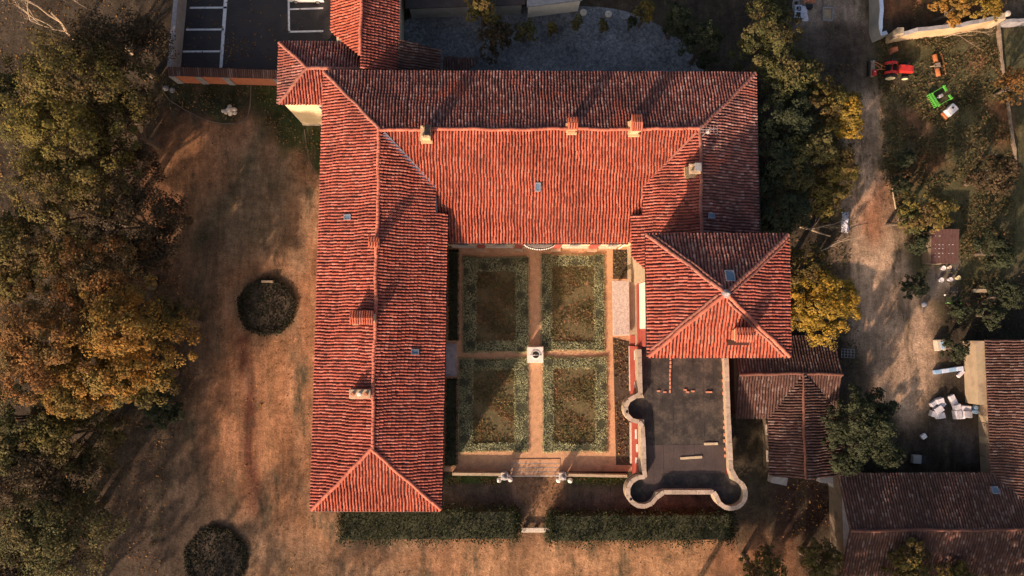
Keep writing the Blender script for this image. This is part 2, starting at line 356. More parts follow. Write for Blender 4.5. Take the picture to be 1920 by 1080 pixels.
# passage south of the courtyard
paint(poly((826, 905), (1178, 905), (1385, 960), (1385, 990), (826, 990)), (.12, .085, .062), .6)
paint(poly((960, 890), (1056, 890), (1050, 985), (985, 985)), (.26, .145, .085), 1.)  # sunbeam through the hedge gap painted paler than the shaded passage
paint(poly((836, 893), (945, 893), (945, 907), (836, 907)), (.05, .075, .022), .25, 1, .15)
paint(poly((1060, 893), (1178, 893), (1178, 909), (1060, 907)), (.06, .085, .022), .25, 1, .15)
Zr = np.where((np.abs(pts[:, 0]) < 69) & (pts[:, 1] > -35) & (pts[:, 1] < 45), blob(7, 11, 3.5) * .012, 0) - .03
nx_, ny_ = len(gx), len(gy)
ii = np.arange((ny_ - 1) * (nx_ - 1)); r_, c_ = ii // (nx_ - 1), ii % (nx_ - 1); k0 = r_ * nx_ + c_
ground = mesh_np('ground', np.column_stack([pts, Zr]), np.stack([k0, k0 + 1, k0 + nx_ + 1, k0 + nx_], 1), 'soil', smooth=True)
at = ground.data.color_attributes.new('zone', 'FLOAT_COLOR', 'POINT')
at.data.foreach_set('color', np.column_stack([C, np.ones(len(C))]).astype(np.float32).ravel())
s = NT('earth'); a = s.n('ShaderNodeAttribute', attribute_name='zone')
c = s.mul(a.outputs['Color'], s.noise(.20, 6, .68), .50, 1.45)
c = s.mix(s.noise(.42, 6, .72, (1., .32, 1., -.56)), c, (.085, .070, .046), .52, .68)  # dark wisps along the sun direction: tree-crown shadows painted into the earth
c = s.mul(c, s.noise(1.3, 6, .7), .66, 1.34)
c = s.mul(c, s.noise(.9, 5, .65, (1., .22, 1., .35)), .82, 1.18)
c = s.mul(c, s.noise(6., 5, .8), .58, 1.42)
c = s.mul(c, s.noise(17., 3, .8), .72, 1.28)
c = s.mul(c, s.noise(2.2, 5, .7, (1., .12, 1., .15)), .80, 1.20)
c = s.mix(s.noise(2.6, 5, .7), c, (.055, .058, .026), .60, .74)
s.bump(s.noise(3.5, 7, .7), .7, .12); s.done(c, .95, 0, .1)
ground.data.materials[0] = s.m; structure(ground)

def sheet(name, polyp, z, mat, parent=None):
    o = MB().add([(p[0], p[1], z) for p in polyp], [tuple(range(len(polyp)))]).build(name, mat, parent)
    me = o.data
    if me.polygons[0].normal.z < 0: me.flip_normals()
    return o
def smooth_poly(p, n=3):
    p = [Vector(q) for q in p]
    for _ in range(n):
        p = [x for i in range(len(p)) for x in (p[i].lerp(p[(i + 1) % len(p)], .25), p[i].lerp(p[(i + 1) % len(p)], .75))]
    return [(q.x, q.y) for q in p]

s = NT('cobbles')
vo = s.n('ShaderNodeTexVoronoi'); vo.inputs['Scale'].default_value = 4.5; s.l(s.pos(), vo.inputs['Vector'])
c = s.ramp(vo.outputs['Color'], [(.10, .105, .12), (.17, .175, .195), (.25, .25, .27)], .1, .9)
c = s.mul(c, s.noise(.18, 5, .7), .45, 1.3); c = s.mul(c, s.noise(2.5, 5, .7), .7, 1.25)
s.bump(vo.outputs['Distance'], .6, .04); s.done(c, .8, 0, .35)
structure(sheet('cobbled_yard', smooth_poly(poly((700, 20), (1090, 8), (1190, 22), (1262, 62), (1300, 100), (1330, 150), (1330, 230), (700, 230)), 2), .012, 'cobbles'))
structure(sheet('parking_lot', poly((338, -30), (640, -30), (640, 140), (326, 134)), .012, 'asphalt'))
for q in [((420.5, -12), (427.5, -12), (417, 127), (411.5, 127))] + [((xa, y), (xb, y - .5), (xb, y + 3), (xa, y + 3.4)) for xa, xb, y in ((356, 426, 13), (349, 420, 54), (343, 416, 95))] + \
        [((539.5, -12), (543, -12), (544, 61), (540, 61)), ((540, 58), (606, 56.5), (606, 60), (540, 61.5)), ((543, 16), (606, 14), (606, 17), (543, 19))]:
    structure(sheet('parking_line', poly(*q), .018, 'paint_white'))
s = NT('gravel'); c = s.ramp(s.noise(.6, 5), [(.44, .25, .145), (.55, .315, .185), (.49, .28, .165)])
c = s.mul(c, s.noise(9., 5, .8), .62, 1.38); c = s.mul(c, s.noise(1.8, 5, .7), .8, 1.2)
s.bump(s.noise(14., 4, .7), .5, .03); s.done(c, .95, 0, .1)
structure(sheet('courtyard_gravel', poly((835, 452), (1186, 452), (1186, 884), (830, 884)), .012, 'gravel'))

# ------------------------------------------------------------------ roofs of barrel tiles
ARC = np.linspace(0, PI, 6)
def barrel(base, ax, side, up, l0, l1, hw, hh, lift0, lift1, shrink=.84):
    """rows of half-barrel tiles: arrays of base points (N,3), unit axis/side/up (N,3) or (3,)"""
    n = len(base); ca, sa = np.cos(ARC), np.sin(ARC); V = np.zeros((n, 12, 3))
    ax, side, up = (np.broadcast_to(q, (n, 3)) for q in (ax, side, up))
    for e, (L, sc_, li) in enumerate(((l0, 1., lift0), (l1, shrink, lift1))):
        c = base + ax * np.broadcast_to(L, (n,))[:, None] + up * li
        for j in range(6): V[:, e * 6 + j] = c + side * (np.broadcast_to(hw, (n,)) * sc_ * ca[j])[:, None] + up * (hh * sc_ * sa[j])
    q = np.array([[j, j + 1, 7 + j, 6 + j] for j in range(5)])
    return V.reshape(-1, 3), (np.arange(n)[:, None, None] * 12 + q[None]).reshape(-1, 4)

def slope(parent, A, B, ze, k, pl, mat, pitch=.32, expo=.37, bed='tile_bed', thick=.16):
    A = np.array(A, float); B = np.array(B, float); U = (B - A) / np.hypot(*(B - A)); N = np.array([-U[1], U[0]])
    P = np.array(pl, float); uv = np.stack([(P - A) @ U, (P - A) @ N], 1)
    zz = ze + k * uv[:, 1]
    sh = MB().prism([tuple(p) for p in P], list(zz - thick), list(zz)).build('roof_slope', bed, parent)
    u0, u1 = uv[:, 0].min(), uv[:, 0].max(); ncol = int((u1 - u0) / pitch); rec = []
    for i in range(ncol + 1):
        u = u0 + (i + .5) * (u1 - u0) / (ncol + 1); xs = []
        for a, b in zip(uv, np.roll(uv, -1, 0)):
            if (a[0] > u) != (b[0] > u): xs.append(a[1] + (u - a[0]) / (b[0] - a[0]) * (b[1] - a[1]))
        xs.sort(); off = rng.normal(0, .012); ph = rng.uniform(0, expo); sh_ = rng.normal(0, .06)
        for lo, hi in zip(xs[0::2], xs[1::2]):
            w = lo - .10 + rng.normal(0, .02)
            first = True
            while w < hi - .05:
                w2 = min(w + expo * 1.18, hi + .03)
                rec.append((u + off, w, w2)); w += (expo if not first else expo * (.55 + ph)); first = False
    rec = np.array(rec); n = len(rec)
    wave = .030 * np.sin(rec[:, 1] * 1.3 + rec[:, 0] * .23) + .022 * np.sin(rec[:, 1] * 2.9 + rec[:, 0] * .61) + rng.normal(0, .012, n)
    sag = .035 * np.sin(rec[:, 0] * .31 + rec[:, 1] * .5) + rng.normal(0, .008, n)
    u = rec[:, 0] + wave
    base = np.column_stack([A[0] + U[0] * u + N[0] * rec[:, 1], A[1] + U[1] * u + N[1] * rec[:, 1], ze + k * rec[:, 1] + sag + .012])
    f = 1 / math.hypot(1, k); ax = np.array([N[0] * f, N[1] * f, k * f]); side0 = np.array([U[0], U[1], 0.]); up = np.array([-N[0] * k * f, -N[1] * k * f, f])
    yaw = rng.normal(0, .02, n)[:, None]
    axv = ax + side0 * yaw; sidev = side0 - ax * yaw
    V, Q = barrel(base, axv, sidev, up, 0., (rec[:, 2] - rec[:, 1]) / f, pitch * .36 * rng.uniform(.92, 1.06, n), .118, .035, .0)
    tag(mesh_np('roof_tiles', V, Q, mat, sh, smooth=True), kind='stuff')
    return sh
def ridge(parent, p, q, mat='ridge', r=.19, step=.42, z=.05):
    p, q = np.array(p, float), np.array(q, float); L = np.linalg.norm(q - p); ax = (q - p) / L; n = max(2, int(L / step))
    side = np.cross(ax, [0, 0, 1.]); side /= np.linalg.norm(side); up = np.cross(side, ax)
    t = np.arange(n) * L / n; wv = .05 * np.sin(t * .55 + p[0]) + .03 * np.sin(t * 1.7 + p[1]) + rng.normal(0, .012, n)
    base = p + ax * t[:, None] + side * wv[:, None] + np.array([0, 0, 1.]) * (z + .03 * np.sin(t * .8)[:, None])
    V, Q = barrel(base, ax, side, up, 0., L / n * 1.2, r, r * .8, .03, 0., .88)
    return tag(mesh_np('ridge_tiles', V, Q, mat, parent, smooth=True), kind='stuff')
def window(parent, p, nrm, w=1.1, h=1.9, shut=True, wmat='stone_pale'):
    a = math.atan2(nrm[1], nrm[0]) + PI / 2; M = RZ(p[0], p[1], p[2], a)      # local -y looks outward
    m = MB()
    for b in ((-w / 2 - .14, -w / 2, -h / 2, h / 2), (w / 2, w / 2 + .14, -h / 2, h / 2), (-w / 2 - .14, w / 2 + .14, h / 2, h / 2 + .16)):
        m.box(b[0], b[1], -.07, .06, b[2], b[3], M)
    f = m.build('window', wmat, parent)
    MB().box(-w / 2 - .2, w / 2 + .2, -.16, .06, -h / 2 - .1, -h / 2 - .002, M).build('sill', wmat, f)
    MB().box(-w / 2, w / 2, -.018, .03, -h / 2, h / 2, M).build('pane', 'glass', f)
    m = MB().box(-.03, .03, -.045, -.02, -h / 2, h / 2, M); m.box(-w / 2, w / 2, -.043, -.022, h * .14, h * .14 + .05, M); m.build('window_bars', 'shutter', f)
    if shut:
        for sx in (-1, 1):
            m = MB(); x0, x1 = sorted((sx * (w / 2 + .15), sx * (w / 2 + .15 + w / 2))); m.box(x0, x1, -.05, -.003, -h / 2, h / 2, M)
            for i in range(9): m.box(x0 + .05, x1 - .05, -.065, -.05, -h / 2 + .1 + i * (h - .2) / 9, -h / 2 + .1 + (i + .6) * (h - .2) / 9, M)
            m.build('shutter', 'shutter', f)
    return f
def chimney(parent, x, y, z, w, d, h, mat='plaster_ochre', style='cap', skirt=True, n=2):
    zb = z - 1.2
    sh = MB().bbox(x - w / 2, x + w / 2, y - d / 2, y + d / 2, zb, z + h * .72, .03).build('chimney', mat, parent)
    if skirt:
        m = MB().box(x - w / 2 - .16, x + w / 2 + .16, y - d / 2 - .24, y - d / 2 - .004, z - .75, z - .02); m.box(x - w / 2 - .22, x - w / 2 - .004, y - d / 2 - .003, y + d / 2, z - .75, z + .05)
        m.build('flashing', 'plaster_ochre', sh)
    MB().bbox(x - w / 2 - .09, x + w / 2 + .09, y - d / 2 - .09, y + d / 2 + .09, z + h * .72 + .002, z + h * .72 + .10, .03).build('collar', 'render_beige', sh)
    zt = z + h * .72 + .102
    if style == 'cap':
        for i in range(n + 1):
            for sy in (-1, 1):
                xx = x - w / 2 + .09 + i * (w - .18) / n; yy = y + sy * (d / 2 - .09)
                MB().box(xx - .09, xx + .09, yy - .09, yy + .09, zt, zt + .30).build('cap_pier', mat, sh)
        L = w + .3; nn = max(3, int(L / .22)); m = MB()
        MB().box(x - L / 2, x + L / 2, y - d / 2 - .12, y + d / 2 + .12, zt + .302, zt + .36).build('cap_slab', 'brick_wall', sh)
        for sy in (-1, 1):
            base = np.array([[x - L / 2 + (i + .5) * L / nn, y + sy * (d / 2 + .17), zt + .37] for i in range(nn)])
            V, Q = barrel(base, np.array([0, -sy * .92, .39]), np.array([1., 0, 0]), np.array([0, sy * .39, .92]), 0., (d / 2 + .17) / .92, .095, .07, .03, 0.)
            tag(mesh_np('cap_tiles', V, Q, 'tile_new', sh, smooth=True), kind='stuff')
    elif style == 'pots':
        for i in range(n):
            xx = x - w / 2 + (i + .5) * w / n; MB().lathe([(.17, 0), (.19, .05), (.14, .1), (.15, .45), (.19, .5), (.13, .52)], 10, (xx, y, zt)).build('chimney_pot', 'stone_white' if i % 2 else 'terracotta', sh)
    elif style == 'flat':
        for sx in (-1, 1):
            for sy in (-1, 1): MB().box(x + sx * (w / 2 - .1) - .08, x + sx * (w / 2 - .1) + .08, y + sy * (d / 2 - .1) - .08, y + sy * (d / 2 - .1) + .08, zt, zt + .25).build('cap_pier', mat, sh)
        MB().bbox(x - w * .1, x + w / 2 + .06, y - d / 2 + .1, y + d / 2 + .1, zt + .252, zt + .34, .03).build('cap_slab', 'stone_grey' if w > .9 else 'iron', sh)
    return sh
def skylight(parent, x, y, z, w, d, tilt=(0., 0.)):
    """roof window lying on a slope with gradients tilt"""
    def q(b, z0, z1):
        x0, x1, y0, y1 = b; P = [(x0, y0), (x1, y0), (x1, y1), (x0, y1)]; t = [z + p[0] * tilt[0] + p[1] * tilt[1] for p in P]
        return [(x + p[0], y + p[1]) for p in P], [v + z0 for v in t], [v + z1 for v in t]
    m = MB(); w2, d2 = w / 2, d / 2
    for b in ((-w2, -w2 + .09, -d2, d2), (w2 - .09, w2, -d2, d2), (-w2 + .09, w2 - .09, -d2, -d2 + .09), (-w2 + .09, w2 - .09, d2 - .09, d2)): m.prism(*q(b, -.1, .26))
    f = m.build('skylight', 'lead', parent)
    MB().prism(*q((-w2 + .09, w2 - .09, -d2 + .09, d2 - .09), .10, .20)).build('pane', 'skylight_glass', f)

# ------------------------------------------------------------------ the villa (three ranges round the courtyard)
ZE, ZR = 10.0, 12.23
a, b, c_, d_ = (-17.95, 27.25), (-18.45, -17.6), (-5.55, -17.7), (-5.10, 12.35)
g_ = (27.4, 27.45); r1, r2, r3 = (-11.75, 20.45), (-12.05, -11.25), (20.70, 20.75)
xe = -6.35; yv = 20.45 - (xe - r1[0]) * 1.03
villa = empty('villa', (0, 20, 0), 'large villa with red barrel tiled roofs on three sides of the garden courtyard', 'villa')
kN = (ZR - ZE) / 6.75
slope(villa, a, b, ZE, (ZR - ZE) / 6.3, [a, b, r2, r1], 'tile_red')
slope(villa, b, c_, ZE, (ZR - ZE) / 6.4, [b, c_, r2], 'tile_new')
slope(villa, c_, d_, ZE, (ZR - ZE) / 6.6, [c_, d_, (xe, d_[1]), (xe, yv), r1, r2], 'tile_red')
slope(villa, g_, a, ZE, kN, [g_, a, r1, r3], 'tile_worn')
ZS = 8.6; kS = (ZR - ZS) / 11.05; x2 = 15.25; yv2 = 20.75 - (r3[0] - x2) * 1.03
slope(villa, (-6.4, 9.55), (15.3, 9.6), ZS, kS, [(-6.4, 9.55), (15.3, 9.6), (15.3, yv2), r3, r1, (-6.4, yv)], 'tile_new')
slope(villa, (14.05, 20), (14.05, 6.5), ZE, (ZR - ZE) / 6.65, [r3, (x2, yv2), (x2, 12.3), (14.05, 12.3), (14.05, 8.0), (15.3, 6.6), (20.7, 6.6)], 'tile_red')
slope(villa, (27.2, 6), g_, ZE, (ZR - ZE) / 6.6, [(27.2, 6.), g_, r3, (20.7, 6.)], 'tile_worn')
Z3 = lambda p, z: (p[0], p[1], z)
ridge(villa, Z3(r1, ZR), Z3(r2, ZR)); ridge(villa, Z3(b, ZE), Z3(r2, ZR)); ridge(villa, Z3(c_, ZE), Z3(r2, ZR))
ridge(villa, Z3(a, ZE), Z3(r1, ZR), 'ridge_worn'); ridge(villa, Z3(r1, ZR), Z3(r3, ZR)); ridge(villa, Z3(g_, ZE), Z3(r3, ZR), 'ridge_worn')
ridge(villa, (20.7, 6.5, ZR), Z3(r3, ZR), 'ridge_worn')
def strip(name, pts3, w, mat, parent):
    m = MB()
    for p, q in zip(pts3[:-1], pts3[1:]):
        p, q = Vector(p), Vector(q); t = (q - p); t.z = 0; t.normalize(); n = Vector((-t.y, t.x, 0)) * w / 2; u = Vector((0, 0, .05))
        m.add([tuple(x) for x in (p - n, q - n, q + n, p + n, p - n + u, q - n + u, q + n + u, p + n + u)], [(3, 2, 1, 0), (4, 5, 6, 7), (0, 1, 5, 4), (1, 2, 6, 5), (2, 3, 7, 6), (3, 0, 4, 7)])
    return m.build(name, mat, parent)
strip('valley_gutter', [(r1[0] + .4, r1[1] - .4, ZR + .03), (xe + .05, yv, ZE + .42)], .46, 'lead', villa)
strip('valley_gutter', [(r3[0] - .4, r3[1] - .4, ZR + .03), (x2 - .05, yv2, ZE + .42)], .22, 'ridge_worn', villa)
strip('gutter_flashing', [(xe + .12, yv, ZE + .25), (xe + .12, d_[1] + .1, ZE + .12)], .18, 'lead', villa)
for (p, q, z) in (((-17.98, 27.2), (-18.53, -17.6), ZE), ((-18.4, -17.75), (-5.6, -17.85), ZE), ((-5.43, -17.6), (-4.98, 12.3), ZE), ((-5.0, 9.42), (14.0, 9.47), ZS), ((27.52, 6), (27.55, 27.4), ZE), ((-17.8, 27.38), (27.3, 27.58), ZE)):
    MB().tube([(p[0], p[1], z - .12), (q[0], q[1], z - .12)], .09, 8).build('gutter', 'iron', villa)
MB().box(-17.35, -6.1, -17.0, 26.6, 0, ZE + .03).build('wall', 'plaster_cream', villa)
MB().box(-6.098, 15.498, 15.0, 26.6, 0, ZE + .02).build('wall', 'plaster_cream', villa)
MB().box(-6.098, 15.498, 10.25, 14.998, 0, ZS + .02).build('wall', 'plaster_cream', villa)
MB().box(15.5, 26.6, 5.5, 26.6, 0, ZE + .2).build('wall', 'plaster_old', villa)
# south front of the north range: red pilasters on stone bases, rail course, windows, round balcony
for px in (902, 972, 1043, 1112):
    x = G(px, 462, 1)[0]
    pl_ = MB().box(x - .42, x + .42, 9.9, 10.248, .62, ZS - .35).build('pilaster', 'plaster_red', villa)
    MB().box(x - .55, x + .55, 9.62, 10.247, 0, .6).build('pilaster_base', 'render_beige', pl_)
MB().box(-5.2, 14.4, 10.0, 10.246, 4.3, 4.6).build('string_course', 'stone_pale', villa)
MB().box(-5.2, 14.2, 10.02, 10.245, .0, .5).build('plinth', 'stone_pale', villa)
for px in (868, 937, 1008, 1078, 1150):
    x = G(px, 462, 2)[0]
    for z in (2.4, 6.4): window(villa, (x, 10.22, z), (0, -1), 1.2, 2.1, shut=False)
bx = G(1011, 460, 4)[0]; arc = [(bx + 1.75 * math.cos(t), 10.1 - .8 * math.sin(t)) for t in np.linspace(0, PI, 17)]
bal = MB().prism(arc[::-1], 4.2, 4.45).build('balcony', 'stone_grey', villa)
MB().wall(arc, .09, 5.27, 5.36).build('rail', 'iron', bal)
bm = None
for i, t in enumerate(np.linspace(.06, PI - .06, 21)):
    if bm is None:
        o = MB().lathe([(.07, 0), (.04, .12), (.075, .38), (.04, .68), (.07, .8)], 8).build('baluster', 'stone_white'); bm = o.data; o.parent = bal
    else: o = bpy.data.objects.new('baluster', bm); col.objects.link(o); o.parent = bal
    L = OFF[bal.name]; o.location = (bx + 1.75 * math.cos(t) - L[0], 10.1 - .8 * math.sin(t) - L[1], 4.45 - L[2])
# east front of the west wing and the outer fronts
for y in np.arange(-14.5, 9, 3.9):
    for z in (2.2, 6.8): window(villa, (-6.11, y, z), (1, 0), 1.1, 1.9)
for y in np.arange(-14.5, 26, 4.1):
    for z in (2.2, 6.8): window(villa, (-17.34, y, z), (-1, 0), 1.1, 1.9)
for x in (-15, -11.7, -8.4):
    for z in (2.2, 6.8): window(villa, (x, -16.99, z), (0, -1), 1.1, 1.9)
for y in np.arange(10, 26, 4.1):
    for z in (2.2, 6.8): window(villa, (26.59, y, z), (1, 0), 1.1, 1.9)
for x in np.arange(-14, 26, 4.4):
    for z in (2.2, 6.8): window(villa, (x, 26.59, z), (0, 1), 1.1, 1.9)
for py, w in ((675, 1.7), ):
    x, y = G(843, py, .3); m = MB().box(-6.09, -4.6, y - 1.9, y + 1.9, 0, .16); m.box(-6.09, -5.0, y - 1.6, y + 1.6, .16, .32); m.build('door_steps', 'stone_grey', villa)
    dr = MB().box(-6.1, -6.04, y - .8, y + .8, .322, 2.7).build('door', 'shutter', villa); MB().box(-6.03, -5.97, y + .5, y + .58, 1.3, 1.45).build('handle', 'iron', dr)
MB().tube([(14.5, 10.0, 0.1), (14.5, 10.0, ZS - .5), (14.3, 9.55, ZS - .1)], .07, 8).build('downpipe', 'stone_white', villa)
# chimneys, roof windows, aerial
def on(px, py, z): return G(px, py, z)
for px, py, z, w, d, h, m_, st, n in ((799, 250, 12.1, .85, 1.1, 1.5, 'plaster_ochre', 'flat', 2), (1073, 236, 12.3, .75, .9, 1.2, 'brick_wall', 'cap', 2), (1191, 236, 12.3, .80, 1.3, 1.5, 'plaster_ochre', 'cap', 2), (1301, 318, 12.15, 1.0, .85, 1.3, 'plaster_old', 'flat', 2),
                                  (703, 456, 12.1, .75, .65, 1.2, 'plaster_cream', 'cap', 2), (681, 596, 11.7, 2.0, .95, 1.3, 'brick_wall', 'cap', 4), (676, 738, 11.7, 1.9, .7, 1.2, 'plaster_white', 'pots', 3)):
    x, y = on(px, py, z + .6); chimney(villa, x, y, z, w, d, h, m_, st, True, n)
x, y = on(699, 597, 12.1); MB().bbox(x - .35, x + .35, y - .42, y + .42, 11.4, 12.9, .03).build('chimney', 'plaster_cream', villa)
for px, py, w, d, tx, ty in ((651, 407, .75, .55, (ZR - ZE) / 6.3, 0), (778, 660, .75, .55, -(ZR - ZE) / 6.6, 0), (1009, 348, .6, .85, 0, kS), (1330, 407, .75, .55, -(ZR - ZE) / 6.6, 0)):
    x, y = on(px, py, 11.3)
    z = {651: ZE + (x + 18.1) * tx, 778: ZR + (x + 11.95) * tx, 1009: ZS + (y - 9.58) * kS, 1330: ZR + (x - 20.7) * tx}[px]
    skylight(villa, x, y, z, w, d, (tx, ty))
x, y = on(1320, 252, 13)
m = MB().tube([(x, y, 11.8), (x, y, 15.0)], .035, 6); m.tube([(x - 1.0, y - .05, 14.7), (x + .9, y + .05, 14.7)], .02, 5)
for t in (-.9, -.6, -.3, .1, .45, .8): m.tube([(x + t, y - .5 + abs(t) * .1, 14.7), (x + t, y + .5 - abs(t) * .1, 14.7)], .014, 4)
an = m.build('antenna', 'antenna', villa)
MB().lathe([(.02, 0), (.14, .03), (.20, .09), (.19, .095), (.03, .05)], 14, (0, 0, 0), RZ(x + .18, y + .05, 13.7, -.6, 1.0)).build('dish', 'stone_grey', an)

# ------------------------------------------------------------------ corner tower
TE, TR = 16.0, 18.35
t1, t2, t3, t4, ap = (14.28, 9.37), (27.83, 9.37), (27.66, -2.16), (14.26, -2.16), (20.95, 3.6)
tower = empty('corner_tower', (20.9, 3.6, 0), 'square tower with pyramid roof of weathered red tiles beside the terrace', 'tower')
slope(tower, t1, t4, TE, (TR - TE) / 6.7, [t1, t4, ap], 'tile_red'); slope(tower, t4, t3, TE, (TR - TE) / 5.76, [t4, t3, ap], 'tile_new')
slope(tower, t3, t2, TE, (TR - TE) / 6.75, [t3, t2, ap], 'tile_red'); slope(tower, t2, t1, TE, (TR - TE) / 5.77, [t2, t1, ap], 'tile_worn')
for p in (t1, t2, t3, t4): ridge(tower, Z3(p, TE), Z3(ap, TR), 'ridge_worn' if p[1] > 0 else 'ridge', .20)
for p in (t1, t2, t3, t4):     # second course of caps beside each hip
    dx, dy = ap[0] - p[0], ap[1] - p[1]; L = math.hypot(dx, dy); n = (-dy / L * .36, dx / L * .36)
    ridge(tower, (p[0] + n[0] + dx * .06, p[1] + n[1] + dy * .06, TE + .08), (ap[0] + n[0] - dx * .08, ap[1] + n[1] - dy * .08, TR - .18), 'ridge_worn', .13, z=.03)
MB().lathe([(.42, -.3), (.4, .12), (.22, .2), (.26, .45), (.12, .6), (.16, .72), (.02, .85)], 10, (ap[0], ap[1], TR)).build('finial', 'stone_grey', tower)
MB().box(15.75, 26.9, -1.4, 8.55, 0, TE + .25).build('wall', 'plaster_red', tower)
for (p, q) in (((t1[0] - .1, t1[1]), (t4[0] - .1, t4[1])), ((t4[0], t4[1] - .1), (t3[0], t3[1] - .1)), ((t3[0] + .1, t3[1]), (t2[0] + .1, t2[1]))):
    MB().tube([(p[0], p[1], TE - .1), (q[0], q[1], TE - .1)], .08, 8).build('gutter', 'iron', tower)
y0, y1 = G(1205, 616, 10.5)[1], G(1205, 526, 10.5)[1]
MB().box(15.64, 15.748, y0, y1, 5.9, 13.0).build('blind_panel', 'plaster_white', tower)
MB().box(15.56, 15.747, -1.42, 8.3, 5.2, 5.45).build('cornice', 'plaster_red', tower)
MB().box(15.60, 15.746, -1.41, 8.3, 3.7, 3.9).build('string_course', 'plaster_old', tower)
for y in (.2, 3.6, 7.): window(tower, (26.89, y, 11.5), (1, 0), 1.1, 1.9); window(tower, (26.89, y, 6.5), (1, 0), 1.1, 1.9)
for x in (17.6, 21, 24.4): window(tower, (x, -1.41, 10.5), (0, -1), 1.1, 1.9); window(tower, (x, 8.56, 13.4), (0, 1), 1.1, 1.5)
for y in (1.0, 5.5): window(tower, (15.74, y, 2.3), (-1, 0), 1.1, 1.9)
x, y = G(1388, 628, 17.2); z = TE + (y + 2.16) * (TR - TE) / 5.76
chimney(tower, x, y, z, 1.45, .95, 1.5, 'brick_wall', 'cap', False, 3)
MB().box(x - 1.0, x + .95, y - .95, y - .5, z - .5, z + .02).build('chimney_skirt', 'tile_bed', tower)
x, y = G(1367, 517, 17.6); skylight(tower, x, y, TE + (9.37 - y) * (TR - TE) / 5.77, .85, 1.05, (0, -(TR - TE) / 5.77))
# stone canopy on the tower's courtyard side
cy0, cy1 = G(1166, 629, 4.3)[1], G(1166, 526, 4.3)[1]
can = empty('stone_canopy', (14, (cy0 + cy1) / 2, 0), 'long lichen covered stone canopy projecting over the courtyard at the tower foot', 'canopy')
MB().bbox(13.0, 14.88, cy0, cy1, 4.05, 4.3, .05).build('canopy_slab', 'stone_lichen', can)
MB().box(14.882, 15.55, cy0 + .1, cy1 - .1, 3.55, 3.75).build('beam', 'plaster_old', can)
for y in (cy0 + .4, (cy0 + cy1) / 2, cy1 - .4): MB().lathe([(.24, 0), (.24, .25), (.17, .3), (.14, 3.7), (.22, 3.8), (.22, 4.045)], 12, (14.1, y, 0)).build('column', 'stone_pale', can)

# ------------------------------------------------------------------ roof terrace with round bastions
TZ, TP = 5.85, 6.75
def pxarc(cx, cy, r, a0, a1, n=14): return [(cx + r * math.cos(t), cy - r * math.sin(t)) for t in np.linspace(R_(a0), R_(a1), n)]
pth = [(1199, 655), (1200, 700), (1201, 738)] + pxarc(1197, 767, 24, 70, 290) + [(1205, 800), (1207, 840), (1208, 882)] + pxarc(1205, 922, 28, 80, 350, 20) + [(1245, 923), (1290, 923), (1338, 923)] + pxarc(1371, 926, 28, 190, 440, 20) + [(1371, 880), (1366, 780), (1362, 668)]
pth = [G(p[0], p[1], TP) for p in pth]
ter = empty('terrace_block', (20, -9, 0), 'flat roofed block with pale stone parapet and three round corner bastions', 'terrace')
MB().wall(pth, .40, TZ - .6, TP - .11).build('parapet', 'plaster_old', ter)
s = NT('stone_coping'); oi = s.n('ShaderNodeObjectInfo'); c = s.ramp(s.noise(3., 5, .7), [(.24, .19, .155), (.40, .31, .25), (.48, .38, .31), (.33, .27, .225)], .3, .7)
c = s.mul(c, oi.outputs['Random'], .78, 1.15, 0, 1); c = s.mix(s.noise(9., 5, .75), c, (.12, .105, .095), .58, .72); s.bump(s.noise(14., 5, .7), .5, .02); s.done(c, .9, 0, .2)
acc = [Vector(pth[0])]
for p, q in zip(pth[:-1], pth[1:]):
    p, q = Vector(p), Vector(q); n = max(1, round((q - p).length / .95)); acc += [p.lerp(q, (i + 1) / n) for i in range(n)]
st_ = [acc[0]]
for q in acc[1:]:
    if (q - st_[-1]).length > .5: st_.append(q)
for i in range(len(st_) - 1):
    p, q = st_[i], st_[i + 1]; t = (q - p).normalized() * .012; j = random.uniform(-.012, .012)
    MB().wall([p + t, q - t], .46 + random.uniform(-.03, .02), TP - .108, TP + j).build('coping_stone', 'stone_coping', ter)
inner = [p for p in pth]
MB().prism([(15.55, -1.45), (15.75, -16.55), (25.0, -16.55), (24.75, -1.45)][::1], 0, TZ - .05).build('wall', 'plaster_red', ter)
for px, py, r in ((1197, 767, 1.62), (1205, 922, 1.86), (1371, 926, 1.86)):
    x, y = G(px, py, TP); MB().lathe([(.15, 2.3), (.45, 2.6), (.6, 3.1), (r - .75, 3.8), (r - .6, 4.3), (r - .25, 4.9), (r - .22, TZ - .5), (r - .2, TZ - .45), (r - .2, TZ - .06)], 28, (x, y, 0)).build('bastion', 'plaster_red', ter)
    MB().lathe([(r - .05, 0), (r - .05, .04)], 28, (x, y, TZ - .05)).build('bastion_floor', 'bitumen', ter)
# felt strips on the terrace
xs = np.linspace(15.8, 24.75, 9); ysp = [-1.5, G(1290, 834, TZ)[1], -16.9]
for i in range(8):
    for j, mt in ((0, 'bitumen'), (1, 'bitumen_grey')):
        z = TZ + .004 + .012 * ((i + j) % 3)
        MB().box(xs[i] + (.012 if i else 0), xs[i + 1], ysp[j + 1] + (.01 if j == 0 else 0), ysp[j], TZ - .06, z).build('felt_strip', mt, ter)
for a_, b_, mt in (((1240, 888), (1282, 910), 'bitumen'), ((1284, 888), (1362, 912), 'bitumen')):
    p, q = G(*a_, TZ), G(*b_, TZ); MB().box(p[0], q[0], q[1], p[1], TZ + .01, TZ + .03).build('felt_patch', mt, ter)
